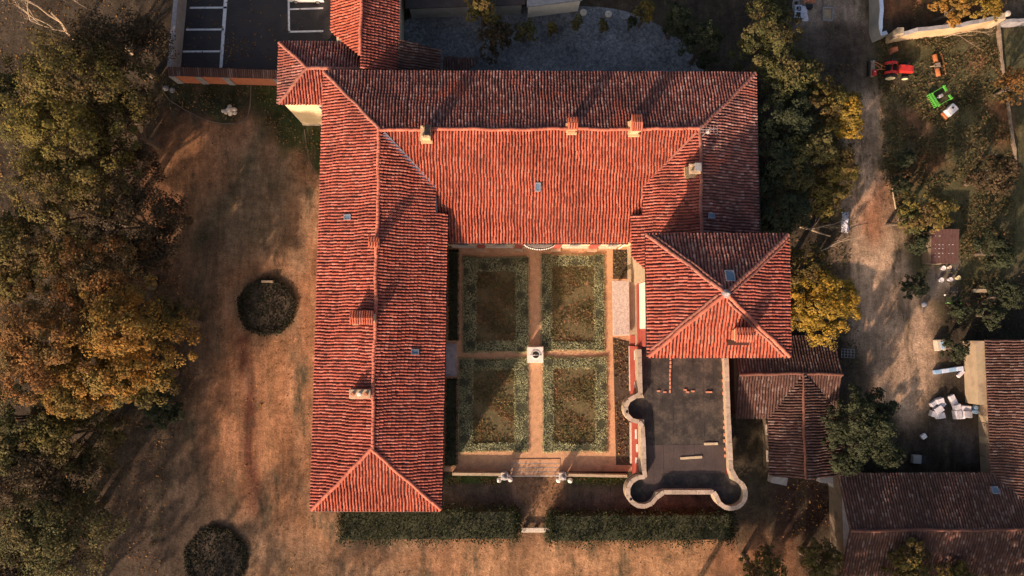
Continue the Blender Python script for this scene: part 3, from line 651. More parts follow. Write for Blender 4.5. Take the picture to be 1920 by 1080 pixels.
# painted west front: cream mouldings over red plaster
for (ya, yb) in ((650, 738), (800, 880)):
    y1, y0 = G(1195, ya, 4)[1], G(1195, yb, 4)[1]; xw = 15.6
    for z in (.35, 5.2): MB().box(xw - .12, xw + .1, y0, y1, z, z + .14).build('moulding', 'stone_pale', ter)
    nb = 3
    for i in range(nb):
        yy = y0 + (i + .5) * (y1 - y0) / nb
        MB().box(xw - .09, xw + .1, yy - .25 - .2 * i, yy + .4, 3.3 + .5 * (i % 2), 3.45 + .5 * (i % 2)).build('pediment', 'stone_white', ter)
for px, py in ((1175.5, 772), (1183, 936)):
    x, y = G(px, py, TP); MB().lathe([(.13, 0), (.15, .03), (.08, .035), (.07, .01)], 12, (x, y, TP)).build('drain', 'iron', ter)
blk = None
def single(name, m, mat, label, cat, group=None):
    o = m.build(name, mat); return tag(o, label, cat, group)
def centered(m, mat, name, at, label, cat, group=None, rz=0.):
    o = m.build(name, mat); o.location = at; o.rotation_euler.z = rz; return tag(o, label, cat, group)
bm = None
def loose_brick(px, py, rz, label, group):
    global bm
    if bm is None: bm = MB().bbox(-.17, .17, -.085, .085, 0, .11, .012).build('loose_brick', 'brick'); o = bm
    else: o = bm.copy(); col.objects.link(o)
    o.location = G3(px, py, TZ + .022); o.rotation_euler.z = rz; tag(o, label, 'brick', group)
for i in range(9): loose_brick(1256.5 + random.uniform(-.5, .6), 672 + i * 7.7, PI / 2 + random.uniform(-.06, .06), 'loose brick in the straight row running out from the tower', 'brick row below the tower eave')
for i in range(15): loose_brick(1355 + i * .25 + random.uniform(-.8, .8), 674 + i * 12.8 + random.uniform(-2, 2), PI / 2 + random.uniform(-.1, .1), 'loose brick in the row along the east parapet of the flat roof', 'bricks beside the east parapet')
for px, py in ((1234.5, 733), (1246.5, 735), (1284.5, 731), (1289, 735), (1299, 733.5), (1326, 735), (1332, 735)): loose_brick(px, py, random.uniform(-.1, .1), 'loose brick in the broken line across the middle of the flat roof', 'bricks across the flat roof')
for px, py, L, rz, lb in ((1333, 832, 1.5, .02, 'short pale board beside the east parapet of the flat roof'), (1296, 858, 2.35, .06, 'long pale board in the middle of the grey felt roof')):
    centered(MB().bbox(-L / 2, L / 2, -.13, .13, 0, .09, .015), 'wood_pale', 'board', G3(px, py, TZ + .025), lb, 'board', None, rz)

# ------------------------------------------------------------------ annex at the north-west corner
def gp(z, *pts): return [G(p[0], p[1], z) for p in pts]
annex = empty('annex_building', (-20, 33, 0), 'cream walled annex with hipped and cross roofs behind the villa corner', 'building')
AZ, AR = 8.0, 10.1
w0, w1, e0, e1, rg0, rg1 = (-17.75, 58.), (-17.75, 31.), (-10.6, 58.), (-10.6, 31.), (-14.2, 58.), (-14.2, 29.)
ka = (AR - AZ) / 3.55
slope(annex, w0, (-17.75, 27.6), AZ, ka, [w0, (-17.75, 32.5), (-14.2, 29.0), rg0], 'tile_new'); slope(annex, (-10.6, 27.6), e0, AZ, ka, [(-10.6, 27.6), e0, rg0, (-14.2, 27.6)], 'tile_red')
ridge(annex, (-14.2, 57.8, AR), (-14.2, 29.0, AR))
# hipped west end
hz = 8.0; hx0, hx1, hy0, hy1 = G(523, 140, hz)[0], -14.0, G(560, 195, hz)[1], G(560, 80, hz)[1]; hm = (hy0 + hy1) / 2; hw = (hy1 - hy0) / 2; hk = 1.35 / hw; hr = hz + 1.35
slope(annex, (hx0, hy1), (hx0, hy0), hz, hk, [(hx0, hy1), (hx0, hy0), (hx0 + hw, hm)], 'tile_worn'); slope(annex, (hx0, hy0), (hx1, hy0), hz, hk, [(hx0, hy0), (hx1, hy0), (hx1, hm), (hx0 + hw, hm)], 'tile_red')
slope(annex, (hx1, hy1), (hx0, hy1), hz, hk, [(hx1 - 1.6, hy1), (hx0, hy1), (hx0 + hw, hm), (hx1, hm)], 'tile_worn')
ridge(annex, (hx0 + hw, hm, hr), (hx1 - .2, hm, hr), 'ridge_worn', .22)
for yy in (hy0, hy1): ridge(annex, (hx0, yy, hz), (hx0 + hw, hm, hr), 'ridge_worn', .18)
# low east part: the eastern slope runs on downhill
ex0, ex1 = -10.55, G(825, 100, 7)[0]
slope(annex, (ex1, 27.6), (ex1, 40), AZ - 1.75, ka * .78, [(ex1, 27.8), (ex1, G(825, 92, 6.5)[1]), (ex0, G(738, 76, 7.8)[1]), (ex0, 27.8)], 'tile_brown')
lx = G(893, 118, 4)[0]
slope(annex, (lx, 27.9), (ex1, 27.9), 4.0, .12, [(lx, G(890, 118, 4)[1]), (lx, G(890, 108, 4)[1]), (ex1 + .1, G(825, 104, 4)[1]), (ex1 + .1, 27.9)][::1], 'tile_brown')
MB().box(-17.2, -11.1, 27.2, 57.5, 0, AZ + .05).build('wall', 'plaster_cream', annex)
MB().box(hx0 + .42, -17.3, hy0 + .2, hy1 - .55, 0, hz + .02).build('wall', 'plaster_cream', annex)
MB().box(-11.098, ex1 - .35, 27.7, G(800, 96, 6)[1], 0, AZ - 1.8).build('wall', 'plaster_old', annex)
MB().box(hx0 + .38, -17.45, hy0 + .12, hy0 + .198, 0, .35).build('plinth', 'stone_pale', annex)
window(annex, (-18.75, hy0 + .19, 6.1), (0, -1), 1.1, 1.5, shut=False)
for y in np.arange(37, 57, 4): window(annex, (-17.21, y, 5.6), (-1, 0), 1., 1.6); window(annex, (-11.09, y, 5.6), (1, 0), 1., 1.6)
MB().tube([(-10.5, 31.6, AZ - .1), (-10.5, 57, AZ - .1)], .09, 8).build('gutter', 'plaster_grey', annex)

# ------------------------------------------------------------------ stable behind the terrace
st = empty('stable', (30, -8, 0), 'low brown tiled stable with crossed ridges beside the terrace', 'stable')
sz, sr = 4.0, 5.5
sx0, sx1, sy0, sy1, sym = G(1376, 700, sz)[0], G(1566, 700, sz)[0], G(1450, 783, sz)[1], G(1560, 640, sz)[1] + .5, G(1500, 701, sr)[1]
wx0, wx1, wxm, wy0 = G(1442, 830, sz)[0], G(1576, 850, sz)[0], G(1508, 800, sr)[0], G(1508, 893, sz)[1]
slope(st, (sx0, sy0), (sx1, sy0), sz, (sr - sz) / (sym - sy0), [(sx0, sy0), (wx0 + .05, sy0), (wxm, sym - .05), (sx1, sy0 + (sym - sy0) * .2), (sx1, sym), (sx0, sym)], 'tile_brown')
slope(st, (sx1, sy1), (sx0, sy1), sz, (sr - sz) / (sy1 - sym), [(sx1, sy1), (sx0, sy1), (sx0, sym), (sx1, sym)], 'tile_brown')
kw = (sr - sz) / ((wx1 - wx0) / 2)
slope(st, (wx0, sym), (wx0, wy0), sz, kw, [(wx0, sy0 + .1), (wx0, wy0), (wxm, wy0), (wxm, sym - .1)], 'tile_brown')
slope(st, (wx1, wy0), (wx1, sym), sz, kw, [(wx1, wy0), (wx1, sy0 + .6), (wxm, sym - .1), (wxm, wy0)], 'tile_brown')
ridge(st, (sx0, sym, sr), (sx1, sym, sr), 'ridge_brown'); ridge(st, (wxm, wy0, sr), (wxm, sym, sr), 'ridge_brown')
MB().box(sx0 + .02, sx1 - .4, sy0 + .4, sy1 - .4, 0, sz + .05).build('wall', 'plaster_brown', st)
MB().box(wx0 + .85, wx1 - .4, wy0 + .35, sy0 + .398, 0, sz + .05).build('wall', 'plaster_brown', st)
MB().add([(wx0 + .85, wy0 + .35, sz + .05), (wx1 - .4, wy0 + .35, sz + .05), (wxm, wy0 + .35, sr - .2), (wx0 + .85, wy0 + .55, sz + .05), (wx1 - .4, wy0 + .55, sz + .05), (wxm, wy0 + .55, sr - .2)], [(0, 1, 2), (5, 4, 3), (0, 3, 4, 1), (1, 4, 5, 2), (2, 5, 3, 0)]).build('gable', 'plaster_old', st)
for y in (-11, -14): window(st, (wx0 + .84, y, 2.), (-1, 0), .9, 1.1, shut=False); window(st, (wx1 - .39, y, 2.), (1, 0), .9, 1.1, shut=False)

# ------------------------------------------------------------------ barn in the south-east corner (two ranges at a right angle)
bn = empty('barn', (52, -18, 0), 'long L shaped farm barn with dull brown tiles and dusty pale patches', 'barn')
bz, br = 3.0, 5.3
bx0, by1, bym = G(1573, 950, bz)[0], G(1700, 889, bz)[1], G(1700, 994, br)[1]; by0 = 2 * bym - by1
bw0 = G(1853, 760, bz)[0]; bwm = bw0 + (by1 - bym); bw1 = 2 * bwm - bw0; byn = G(1860, 636, bz)[1]
kb = (br - bz) / (by1 - bym)
slope(bn, (70, by1), (bx0, by1), bz, kb, [(bw0, by1), (bx0, by1), (bx0, bym), (bwm, bym)], 'tile_brown')
slope(bn, (bx0, by0), (70, by0), bz, kb, [(bx0, by0), (bw1, by0), (bwm, bym), (bx0, bym)], 'tile_brown')
slope(bn, (bw0, byn), (bw0, by1), bz, kb, [(bw0, byn), (bw0, by1), (bwm, bym), (bwm, byn)], 'tile_brown')
slope(bn, (bw1, by0), (bw1, byn), bz, kb, [(bw1, by0), (bw1, byn), (bwm, byn), (bwm, bym)], 'tile_brown')
ridge(bn, (bx0, bym, br), (bwm, bym, br), 'ridge_brown'); ridge(bn, (bwm, bym, br), (bwm, byn, br), 'ridge_brown'); ridge(bn, (bw1, by0, bz), (bwm, bym, br), 'ridge_brown')
MB().box(bx0 + .35, bw0 + .9, by0 + .4, by1 - .4, 0, bz + .05).build('wall', 'plaster_brown', bn)
MB().box(bw0 + .902, bw1 - .4, by0 + .4, byn - .3, 0, bz + .05).build('wall', 'plaster_old', bn)
for xx, q in ((bx0 + .35, 1), ):
    MB().add([(xx, by0 + .5, bz + .05), (xx, by1 - .5, bz + .05), (xx, bym, br - .2), (xx + .2, by0 + .5, bz + .05), (xx + .2, by1 - .5, bz + .05), (xx + .2, bym, br - .2)], [(2, 1, 0), (3, 4, 5), (1, 4, 3, 0), (2, 5, 4, 1), (0, 3, 5, 2)]).build('gable', 'stone_grey', bn)
MB().box(bw0 - .55, bw0 + .898, G(1830, 757, 1)[1], byn - .2, 0, 2.2).build('side_bay', 'plaster_old', bn)
for i in range(3):
    y = by1 + 2.2 + i * 2.4; dr = MB().box(bw0 + .85, bw0 + .898, y - .8, y + .8, .05, 2.3).build('door', 'wood_grey', bn); MB().box(bw0 + .81, bw0 + .848, y + .5, y + .6, 1.0, 1.12).build('handle', 'iron', dr)
for px, py in ((1870, 920),):
    x, y = G(px, py, 4.2); z = bz + (by1 - y) * kb
    skylight(bn, x, y, z, .75, .75, (0, -kb))
# tin shed in the kitchen garden
x, y = G(1772, 462, 2.2)
sd_ = empty('tin_shed', (x, y, 0), 'small shed with rusty brown sheet roof beside the pots', 'shed')
m = MB(); W, D = 3.2, 4.0
for i in range(16):
    xa = x - W / 2 + i * W / 16; zo = .05 * (i % 2)
    m.prism([(xa, y - D / 2), (xa + W / 16 + .001, y - D / 2), (xa + W / 16 + .001, y + D / 2), (xa, y + D / 2)], [1.9 + zo, 1.9 + zo, 2.35 + zo, 2.35 + zo], [1.95 + zo, 1.95 + zo, 2.4 + zo, 2.4 + zo])
tag(m.build('roof_sheet', 'rust_roof', sd_), kind='stuff')
for k_, (dy, L) in enumerate(((1.2, .9), (.2, 2.6), (-.25, 1.4), (-.8, 2.9), (-1.2, 1.2))):
    for xx in np.arange(x - W / 2 + .2, x - W / 2 + L, .55): MB().box(xx, xx + .28, y + dy - .03, y + dy + .03, 2.16 + dy * .11, 2.19 + dy * .11 + .02).build('roof_batten', 'white_foam', sd_)
MB().box(x - W / 2 + .15, x + W / 2 - .15, y - D / 2 + .15, y + D / 2 - .15, 0, 1.9).build('wall', 'wood_grey', sd_)
MB().box(x - .45, x + .45, y - D / 2 + .10, y - D / 2 + .148, .05, 1.8).build('door', 'wood_pale', sd_)
# sheds along the north edge
for q, zt, mt, lb in ((((760, -60), (985, -60), (985, 8), (760, 16)), 2.8, 'plaster_grey', 'long low shed with drab flat roof along the cobbled yard'), (((988, -60), (1100, -60), (1092, 0), (988, 13)), 3.0, 'plaster_white', 'pale flat roofed shed beyond the cobbled yard')):
    pp = [G(*p, zt) for p in q]; c0 = np.mean(pp, 0); sh_ = empty('flat_shed', (c0[0], c0[1], 0), lb, 'shed')
    MB().prism(pp[::-1], zt - .18, zt).build('roof', 'bitumen_grey' if mt == 'plaster_grey' else 'stone_grey', sh_)
    MB().prism([tuple(np.array(p) * .94 + c0 * .06) for p in pp][::-1], 0, zt - .182).build('wall', mt, sh_)
    p = np.array(pp[3]) * .6 + np.array(pp[2]) * .4; MB().box(p[0] - .5, p[0] + .5, p[1] + .55, p[1] + 1.1, .02, 2.1).build('door', 'wood_grey', sh_)

# ------------------------------------------------------------------ walls
pw = empty('parking_wall', G3(430, 143, 0), 'orange rendered wall with grey pilasters and tiled top south of the parking', 'wall')
wz = 2.3; p0, p1 = G(316, 139, wz), G(524, 145, wz)
MB().wall([p0, p1], .35, 0, wz).build('wall', 'brick_wall', pw)
for f_ in (.03, .265, .51, .97):
    x, y = p0[0] + (p1[0] - p0[0]) * f_, p0[1] + (p1[1] - p0[1]) * f_; MB().box(x - .38, x + .38, y - .27, y + .25, 0, wz - .02).build('pilaster', 'stone_grey', pw)
n = int((p1[0] - p0[0]) / .24); base = np.array([[p0[0] + (i + .5) * .24, p0[1] + (p1[1] - p0[1]) * i / n - .22, wz + .02] for i in range(n)])
V, Q = barrel(base, np.array([0, .94, .34]), np.array([1., 0, 0]), np.array([0, -.34, .94]), 0., 1.0, .10, .08, 0, 0, .95)
tag(mesh_np('coping_tiles', V, Q, 'tile_brown', pw, smooth=True), kind='stuff')
MB().prism([(p0[0], p0[1] - .2), (p1[0], p1[1] - .2), (p1[0], p1[1] + .75), (p0[0], p0[1] + .75)], wz + .0, [wz + .03, wz + .03, wz + .34, wz + .34]).build('coping', 'tile_bed', pw)
w2 = empty('parking_side_wall', G3(330, 60, 0), 'grey rendered wall along the left side of the parking', 'wall')
MB().wall([G(334, -40, 2.2), G(318, 128, 2.2)], .35, 0, 2.2).build('wall', 'plaster_grey', w2); MB().wall([G(334, -40, 2.2), G(318, 128, 2.2)], .5, 2.202, 2.3).build('coping', 'stone_grey', w2)
def ruin(name, pp, hs, mat, label, w=.45, cap=None):
    c0 = pp[0]; e = empty(name, (c0[0], c0[1], 0), label, 'wall')
    P2, Hs = [], []
    for (p, q, h0, h1) in zip(pp[:-1], pp[1:], hs[:-1], hs[1:]):
        n = max(1, int(math.dist(p, q) / .7))
        for i in range(n): t = i / n; P2.append((p[0] + (q[0] - p[0]) * t + random.uniform(-.03, .03), p[1] + (q[1] - p[1]) * t + random.uniform(-.03, .03))); Hs.append(h0 + (h1 - h0) * t + random.uniform(-.09, .09))
    P2.append(pp[-1]); Hs.append(hs[-1])
    MB().wall(P2, w, 0, Hs).build('wall', mat, e)
    if cap: MB().wall(P2, w + .1, 0, [h + .12 for h in Hs]) ; MB().wall(P2[::1], w * .9, min(Hs) * .5, [h + .07 for h in Hs]).build('coping', cap, e)
    return e
WZ = 2.2
e = ruin('ruined_wall', gp(WZ, (1679, 64), (1720, 56), (1800, 48), (1878, 32)), [1.5, 2.2, 2.3, 2.3], 'plaster_ochre', 'broken pale plaster wall behind the tractor yard', .5, 'stone_grey')
for px, py in ((1688, 58), (1788, 42), (1878, 31)): x, y = G(px, py, 2.4); MB().bbox(x - .4, x + .4, y - .4, y + .4, 0, 2.55, .05).build('pier', 'plaster_old', e)
e = ruin('ruined_wall', gp(WZ, (1652, -30), (1652, 40), (1655, 62), (1672, 54)), [2.2, 2.2, 1.9, 1.2], 'plaster_grey', 'bluish grey wall corner left of the broken yard wall', .5, 'blue_white')
e = ruin('garden_wall', gp(.4, (1872, 40), (1880, 120), (1893, 200), (1905, 290), (1908, 330)), [.5, .4, .35, .4, .25], 'wood_grey', 'thin crumbling wall running down the right side of the yard', .22)
ruin('garden_wall', gp(1.4, (1886, 40), (1960, 34)), [1.5, 1.5], 'stone_grey', 'grey wall stub running off beside the round post', .4)
x, y = G(1887, 27, 1.); single('round_post', MB().lathe([(.32, 0), (.32, 1.1), (.36, 1.15), (.34, 1.3), (.1, 1.36)], 14, (x, y, 0)), 'stone_pale', 'round stone post at the corner of the yard walls', 'post')
# kerb of the grass island by the parking
kp = [(p.x, p.y) for p in (Vector(G(*q)) for q in ((304, 158), (306, 172), (318, 188), (345, 205), (372, 219), (395, 228), (418, 232), (440, 232), (456, 228), (465, 218), (469, 200), (470, 180), (471, 155)))]
tag(MB().wall(kp, .10, -.05, .06).build('kerb', 'plaster_brown'), 'thin curved stone kerb round the grass island by the parking', 'kerb')
tag(MB().wall([G(*q) for q in ((571, 242), (574, 270), (580, 300), (592, 325), (604, 336))], .09, -.05, .06).build('kerb', 'plaster_brown'), 'short curved kerb beside the villa wall below the annex', 'kerb')

# ------------------------------------------------------------------ vegetation
pmat('lawn_earth', [(.075, .078, .034), (.15, .11, .055), (.075, .075, .034), (.32, .175, .105)], 1.1, fine=.35)
pmat('hedge_core', [(.03, .034, .02), (.06, .06, .035)], 3.)
def leafquads(c, nrm, size, asp=.7):
    n = len(c); nrm = nrm / np.linalg.norm(nrm, axis=1)[:, None]
    r = rng.normal(size=(n, 3)); t = np.cross(nrm, r); t /= np.linalg.norm(t, axis=1)[:, None]; b = np.cross(nrm, t)
    s_ = np.asarray(size)
    if s_.ndim == 0: s_ = np.full(n, float(s_))
    t = t * (s_ * .5)[:, None]; b = b * (s_ * .5 * asp)[:, None]
    k = nrm * (s_ * .12)[:, None]
    V = np.stack([c - t - b * .6, c + t * .2 - b + k, c + t + b * .5, c - t * .3 + b + k], 1).reshape(-1, 3)
    return V, np.arange(4 * n).reshape(-1, 4)
def crown(x, y, zc, R, Hh, n, size, lobes=18, sparse=0.):
    """leaf positions in a lobed crown: many small clumps on branch ends, denser to the top and outside"""
    th = rng.uniform(0, 2 * PI, lobes); u = rng.uniform(-.35, 1., lobes); rr = np.sqrt(np.clip(1 - u * u, 0, 1)) * rng.uniform(.45, .86, lobes)
    L = np.column_stack([rr * np.cos(th) * R, rr * np.sin(th) * R, u * Hh * .62]); L[0] = (0, 0, Hh * .55)
    lr = R * rng.uniform(.26, .46, lobes)
    ncl = max(lobes * 7, 60)                                 # twig clumps
    li = rng.integers(0, lobes, ncl); d = rng.normal(size=(ncl, 3)); d[:, 2] = np.abs(d[:, 2]) * 1.1 - .25; d /= np.linalg.norm(d, axis=1)[:, None]
    cc = L[li] + d * (lr[li] * rng.uniform(.72, 1.05, ncl))[:, None] * np.array([1, 1, .85])
    k = rng.integers(0, ncl, n); e = rng.normal(size=(n, 3)); e /= np.linalg.norm(e, axis=1)[:, None]
    cr = R * (.15 + .05 * sparse) * rng.uniform(.5, 1.25, ncl)
    p = cc[k] + e * (cr[k] * rng.uniform(.3, 1., n) ** .6)[:, None] * np.array([1, 1, .7])
    nr = d[k] * .6 + e * .5 + np.array([0, 0, .55]) + rng.normal(0, .35, (n, 3))
    return p + np.array([x, y, zc]), nr, L + np.array([x, y, zc])
def limbs(x, y, zc, L, r0, seed, count=7):
    m = MB(); rd = random.Random(seed); lean = (rd.uniform(-.4, .4), rd.uniform(-.4, .4)); top = (x + lean[0], y + lean[1], zc * .75)
    m.tube([(x, y, -.1), (x + lean[0] * .3, y + lean[1] * .3, zc * .3), (x + lean[0] * .7, y + lean[1] * .7, zc * .55), top], [r0 * 1.25, r0, r0 * .8, r0 * .55], 8)
    for i in range(min(count, len(L))):
        q = L[i]; f = rd.uniform(.5, .95); s0 = (x + lean[0] * f, y + lean[1] * f, zc * .75 * f)
        mid = [(s0[j] + q[j]) / 2 + rd.uniform(-.3, .3) for j in range(3)]; m.tube([s0, mid, tuple(q)], [r0 * .42, r0 * .27, r0 * .08], 6)
    return m
def tree(px, py, rpx, h, mat, label, n=None, group=None, name='broadleaf_tree', sparse=0., size=.23, trunk='bark', flat=.8):
    zc = h * .62; x, y = G(px, py, zc + h * .1); R = rpx * (CAM_H - zc) / FPX
    e = empty(name, (x, y, 0), label, 'tree', group)
    n = n or int(min(19000, 330 * R * R / (size / .34) ** 2)); n = int(n * (1 - .5 * sparse))
    p, nr, L = crown(x, y, zc, R, min(h * .38, R * flat) / .62, n, size, int(14 + R * 2.4), sparse)
    V, Q = leafquads(p, nr, size * rng.uniform(.6, 1.25, len(p)))
    mesh_np('crown', V, Q, mat, e)
    limbs(x, y, zc, L, .05 + .028 * h, int(px * 7 + py), 8).build('trunk', trunk, e)
    return e
GW = 'park trees left of the villa'
for a_ in ((150, 165, 105, 15, 'leaf_olive', 'olive green tree crown left of the parking wall', .15),
           (215, 85, 78, 12, 'leaf_brown', 'thin brownish tree crown just left of the parking', 1.1),
           (125, 262, 92, 15, 'leaf_yolive', 'yellowish olive crown at the upper left, below the greener one', .1),
           (25, 195, 70, 13, 'leaf_green', 'dull green crown at the left edge near the top', .3),
           (235, 240, 66, 10, 'leaf_brown', 'thin brown crown between the yellowish olive crown and the drive', 1.1),
           (125, 385, 92, 15, 'leaf_olive', 'olive and ochre crown halfway up the left side', .15),
           (232, 415, 84, 12, 'leaf_brown', 'sparse dark brown crown beside the bare bend of the drive', .6),
           (45, 470, 78, 14, 'leaf_olive', 'olive crown at the left edge, above the dark gap', .15),
           (185, 520, 82, 15, 'leaf_rust', 'rust brown crown above the bright orange trees', .2),
           (85, 640, 98, 16, 'leaf_rust', 'large rust coloured crown at the left edge', .05),
           (235, 625, 92, 16, 'leaf_orange', 'brightest orange yellow crown nearest the drive', .0),
           (165, 705, 72, 14, 'leaf_orange', 'golden orange crown below the large rust crown', .05),
           (310, 605, 42, 11, 'leaf_olive', 'small olive crown at the drive edge level with the round bed', .2),
           (255, 708, 50, 12, 'leaf_olive', 'small yellow green crown at the lower edge of the orange trees', .2),
           (35, 790, 75, 12, 'leaf_green', 'dark green crown at the left edge below the rust tree', .35),
           (135, 815, 72, 11, 'leaf_olive', 'shaded olive crown above the long trunk shadow', .4),
           (45, 905, 85, 12, 'leaf_brown', 'thin brown crown at the lower left edge', .6),
           (105, 985, 90, 11, 'leaf_green', 'thin dull green crown in the lower left corner', .6),
           (20, 1060, 70, 12, 'leaf_brown', 'brown crown cut by the bottom left corner', .5)):
    tree(a_[0], a_[1], a_[2] * 1.16, a_[3], {'leaf_olive': 'leaf_park'}.get(a_[4], a_[4]), a_[5], sparse=a_[6] * .8, group=GW)
for i_, (wx_, wy_, h_, r_) in enumerate(((17.5, -37.5, 19, 4.6), (24.5, -37.5, 15, 5.5), (34, -37, 14, 5.5), (43, -37, 14, 5.5), (52, -37, 14, 5.5), (61, -37, 14, 5.5), (-31, -50, 15, 4.5), (-41, -45, 15, 4.5), (-51, -39, 15, 4.5), (-60, -44, 15, 5))):
    zc_ = h_ * .55; e = empty('broadleaf_tree', (wx_, wy_, 0), 'tall tree just below the lower edge, ' + ('shading the stable', 'shading the path beside the barn gable', 'shading the left end of the barn', 'shading the middle of the barn roof', 'shading the right half of the barn roof', 'shading the barn corner', 'dappling the drive below the west wing', 'dappling the drive beside the lower round bed', 'dappling the drive below the orange trees', 'at the lower left corner')[i_], 'tree', 'trees beyond the lower edge')
    p_, nr_, L_ = crown(wx_, wy_, zc_, r_, h_ * .62, 9500 if wx_ > 0 else 2000, .4, 26, .2); V, Q = leafquads(p_, nr_, .42 * rng.uniform(.6, 1.25, len(p_))); mesh_np('crown', V, Q, 'leaf_olive', e)
    limbs(wx_, wy_, zc_, L_, .4, i_, 8).build('trunk', 'bark', e)
tree(300, 765, 40, 5, 'leaf_dark', 'dark evergreen bush in the shade below the orange trees', name='evergreen_bush', size=.28, flat=1.)
GE = 'trees along the east side of the villa'
for a_ in ((1440, 90, 62, 11, 'leaf_green', 'dull green tree at the top of the row behind the villa', .1),
           (1490, 150, 52, 11, 'leaf_green', 'green tree between the villa corner and the rubble ground', .1),
           (1475, 225, 55, 12, 'leaf_dark', 'dark green tree beside the villa north east corner', .1),
           (1560, 200, 50, 12, 'leaf_olive', 'olive tree behind the bright yellow crown', .1),
           (1588, 212, 42, 13, 'leaf_gold', 'bright yellow crown at the top of the dirt track', .1),
           (1455, 300, 50, 12, 'leaf_dark', 'dark green tree close to the villa east wall', .15),
           (1525, 285, 56, 13, 'leaf_green', 'tall green tree in the middle of the east row', .1),
           (1570, 310, 45, 10, 'leaf_olive', 'olive and yellow tree leaning over the dirt track', .2),
           (1470, 385, 48, 11, 'leaf_dark', 'dark tree above the fallen bare branches', .2),
           (1545, 365, 40, 8, 'leaf_olive', 'low olive tree just above the fallen bare branches', .2),
           (1515, 510, 42, 10, 'leaf_olive', 'yellow green tree right of the tower roof', .1),
           (1550, 575, 56, 13, 'leaf_gold', 'golden tree right of the tower, largest yellow crown', .05),
           (1500, 600, 30, 9, 'leaf_yellow', 'small golden crown touching the tower eave', .1),
           (1616, 792, 62, 10, 'leaf_dark', 'round dark green tree between stable and dirt track', .0),
           (1600, 845, 42, 8, 'leaf_dark', 'darker crown below the round green tree by the stable', .1)):
    tree(a_[0], a_[1], a_[2] * 1.14, *a_[3:6], sparse=a_[6], group=GE)
for a_ in ((1745, 400, 46, 8, 'leaf_olive', 'yellow green tree above the tin shed', .05, 'leaf'), (1705, 410, 30, 6, 'leaf_green', 'small green tree left of the yellow green one by the shed', .1, ''),
           (1540, 1062, 45, 7, 'leaf_olive', 'olive tree at the bottom edge left of the barn', .1, ''), (1425, 1068, 42, 7, 'leaf_olive', 'small olive tree at the bottom edge below the terrace', .15, ''),
           (1705, 1062, 48, 8, 'leaf_olive', 'tree at the bottom edge in front of the barn roof', .1, ''), (1800, 1085, 35, 7, 'leaf_olive', 'tree cut by the bottom edge below the barn', .1, ''),
           (905, 10, 34, 7, 'leaf_olive', 'yellow green tree at the shed edge of the cobbled yard', .1, ''), (925, 70, 38, 6, 'leaf_brown', 'brownish tree in the cobbled yard below the yellow green one', .4, ''),
           (985, 55, 24, 4.5, 'leaf_green', 'dark shrubby tree in the middle of the cobbled yard', .3, ''), (1210, 22, 24, 5, 'leaf_olive', 'light green tree at the right end of the cobbled yard', .1, ''),
           (1320, 85, 46, 7, 'leaf_dark', 'very dark evergreen behind the villa north east corner', .1, ''), (1270, 40, 35, 6, 'leaf_dark', 'dark evergreen at the edge of the cobbled yard', .3, ''),
           (1790, 12, 40, 5, 'leaf_orange', 'orange bushy tree behind the broken plaster wall', .1, ''), (1850, 15, 30, 4, 'leaf_yellow', 'yellow bushy tree at the wall corner, top right', .2, ''),
           (1860, 330, 45, 6, 'leaf_brown', 'brown leafy tree near the right edge of the yard', .5, ''), (1905, 160, 36, 5, 'leaf_rust', 'rusty tree beyond the thin brick wall', .3, ''),
           (1440, 20, 40, 8, 'leaf_green', 'green tree at the top edge left of the cold frames', .2, '')):
    tree(*a_[:6], sparse=a_[6], size=.26)
for a_ in ((1722, 455, 24, 3.0, 'dark bush left of the tin shed'), (1718, 540, 26, 3.0, 'dark bush on the track edge below the shed'), (1800, 585, 24, 2.6, 'dark bush below the garden table'), (1865, 470, 40, 4.5, 'large dark bush near the right edge below the yard'), (1885, 555, 34, 4.0, 'dark bush at the right edge above the barn'), (1790, 655, 26, 3.0, 'dark bush right of the pale crate'), (1860, 590, 26, 3.5, 'dark bush between the garden bench and the barn end'), (1700, 300, 20, 2.4, 'low bush on the right edge of the track below the tractor'), (1690, 345, 22, 2.6, 'low dark bush above the pale fence rail'), (1660, 860, 34, 3.5, 'dark bush left of the grey cart')):
    tree(a_[0], a_[1], a_[2], a_[3], 'leaf_dark', a_[4], None, 'bushes of the farm side', 'dark_bush', size=.2, flat=1.)
# small clipped trees in the cobbled yard
for px, py, r, mt, lb in ((1035, 52, 13, 'leaf_olive', 'small yellowing potted tree, first in the yard row'), (1082, 40, 13, 'leaf_green', 'small green potted tree beside the first millstone'), (1133, 45, 12, 'leaf_green', 'small potted tree beside the second millstone'), (1185, 40, 12, 'leaf_dark', 'small dark potted tree, last in the yard row')):
    tree(px, py, r, 3.0, mt, lb, 700, 'small trees in the cobbled yard', 'potted_tree', size=.2, flat=1.1)
for px, py, lb in ((1094, 23, 'round pale millstone standing near the yard wall, left one'), (1141, 26, 'round pinkish millstone in the yard, right one')):
    x, y = G(px, py, .3); single('millstone', MB().lathe([(.40, 0), (.42, .05), (.42, .3), (.36, .34), (.10, .345), (.09, .2)], 18, (x, y, 0)), 'stone_pale', lb, 'millstone')

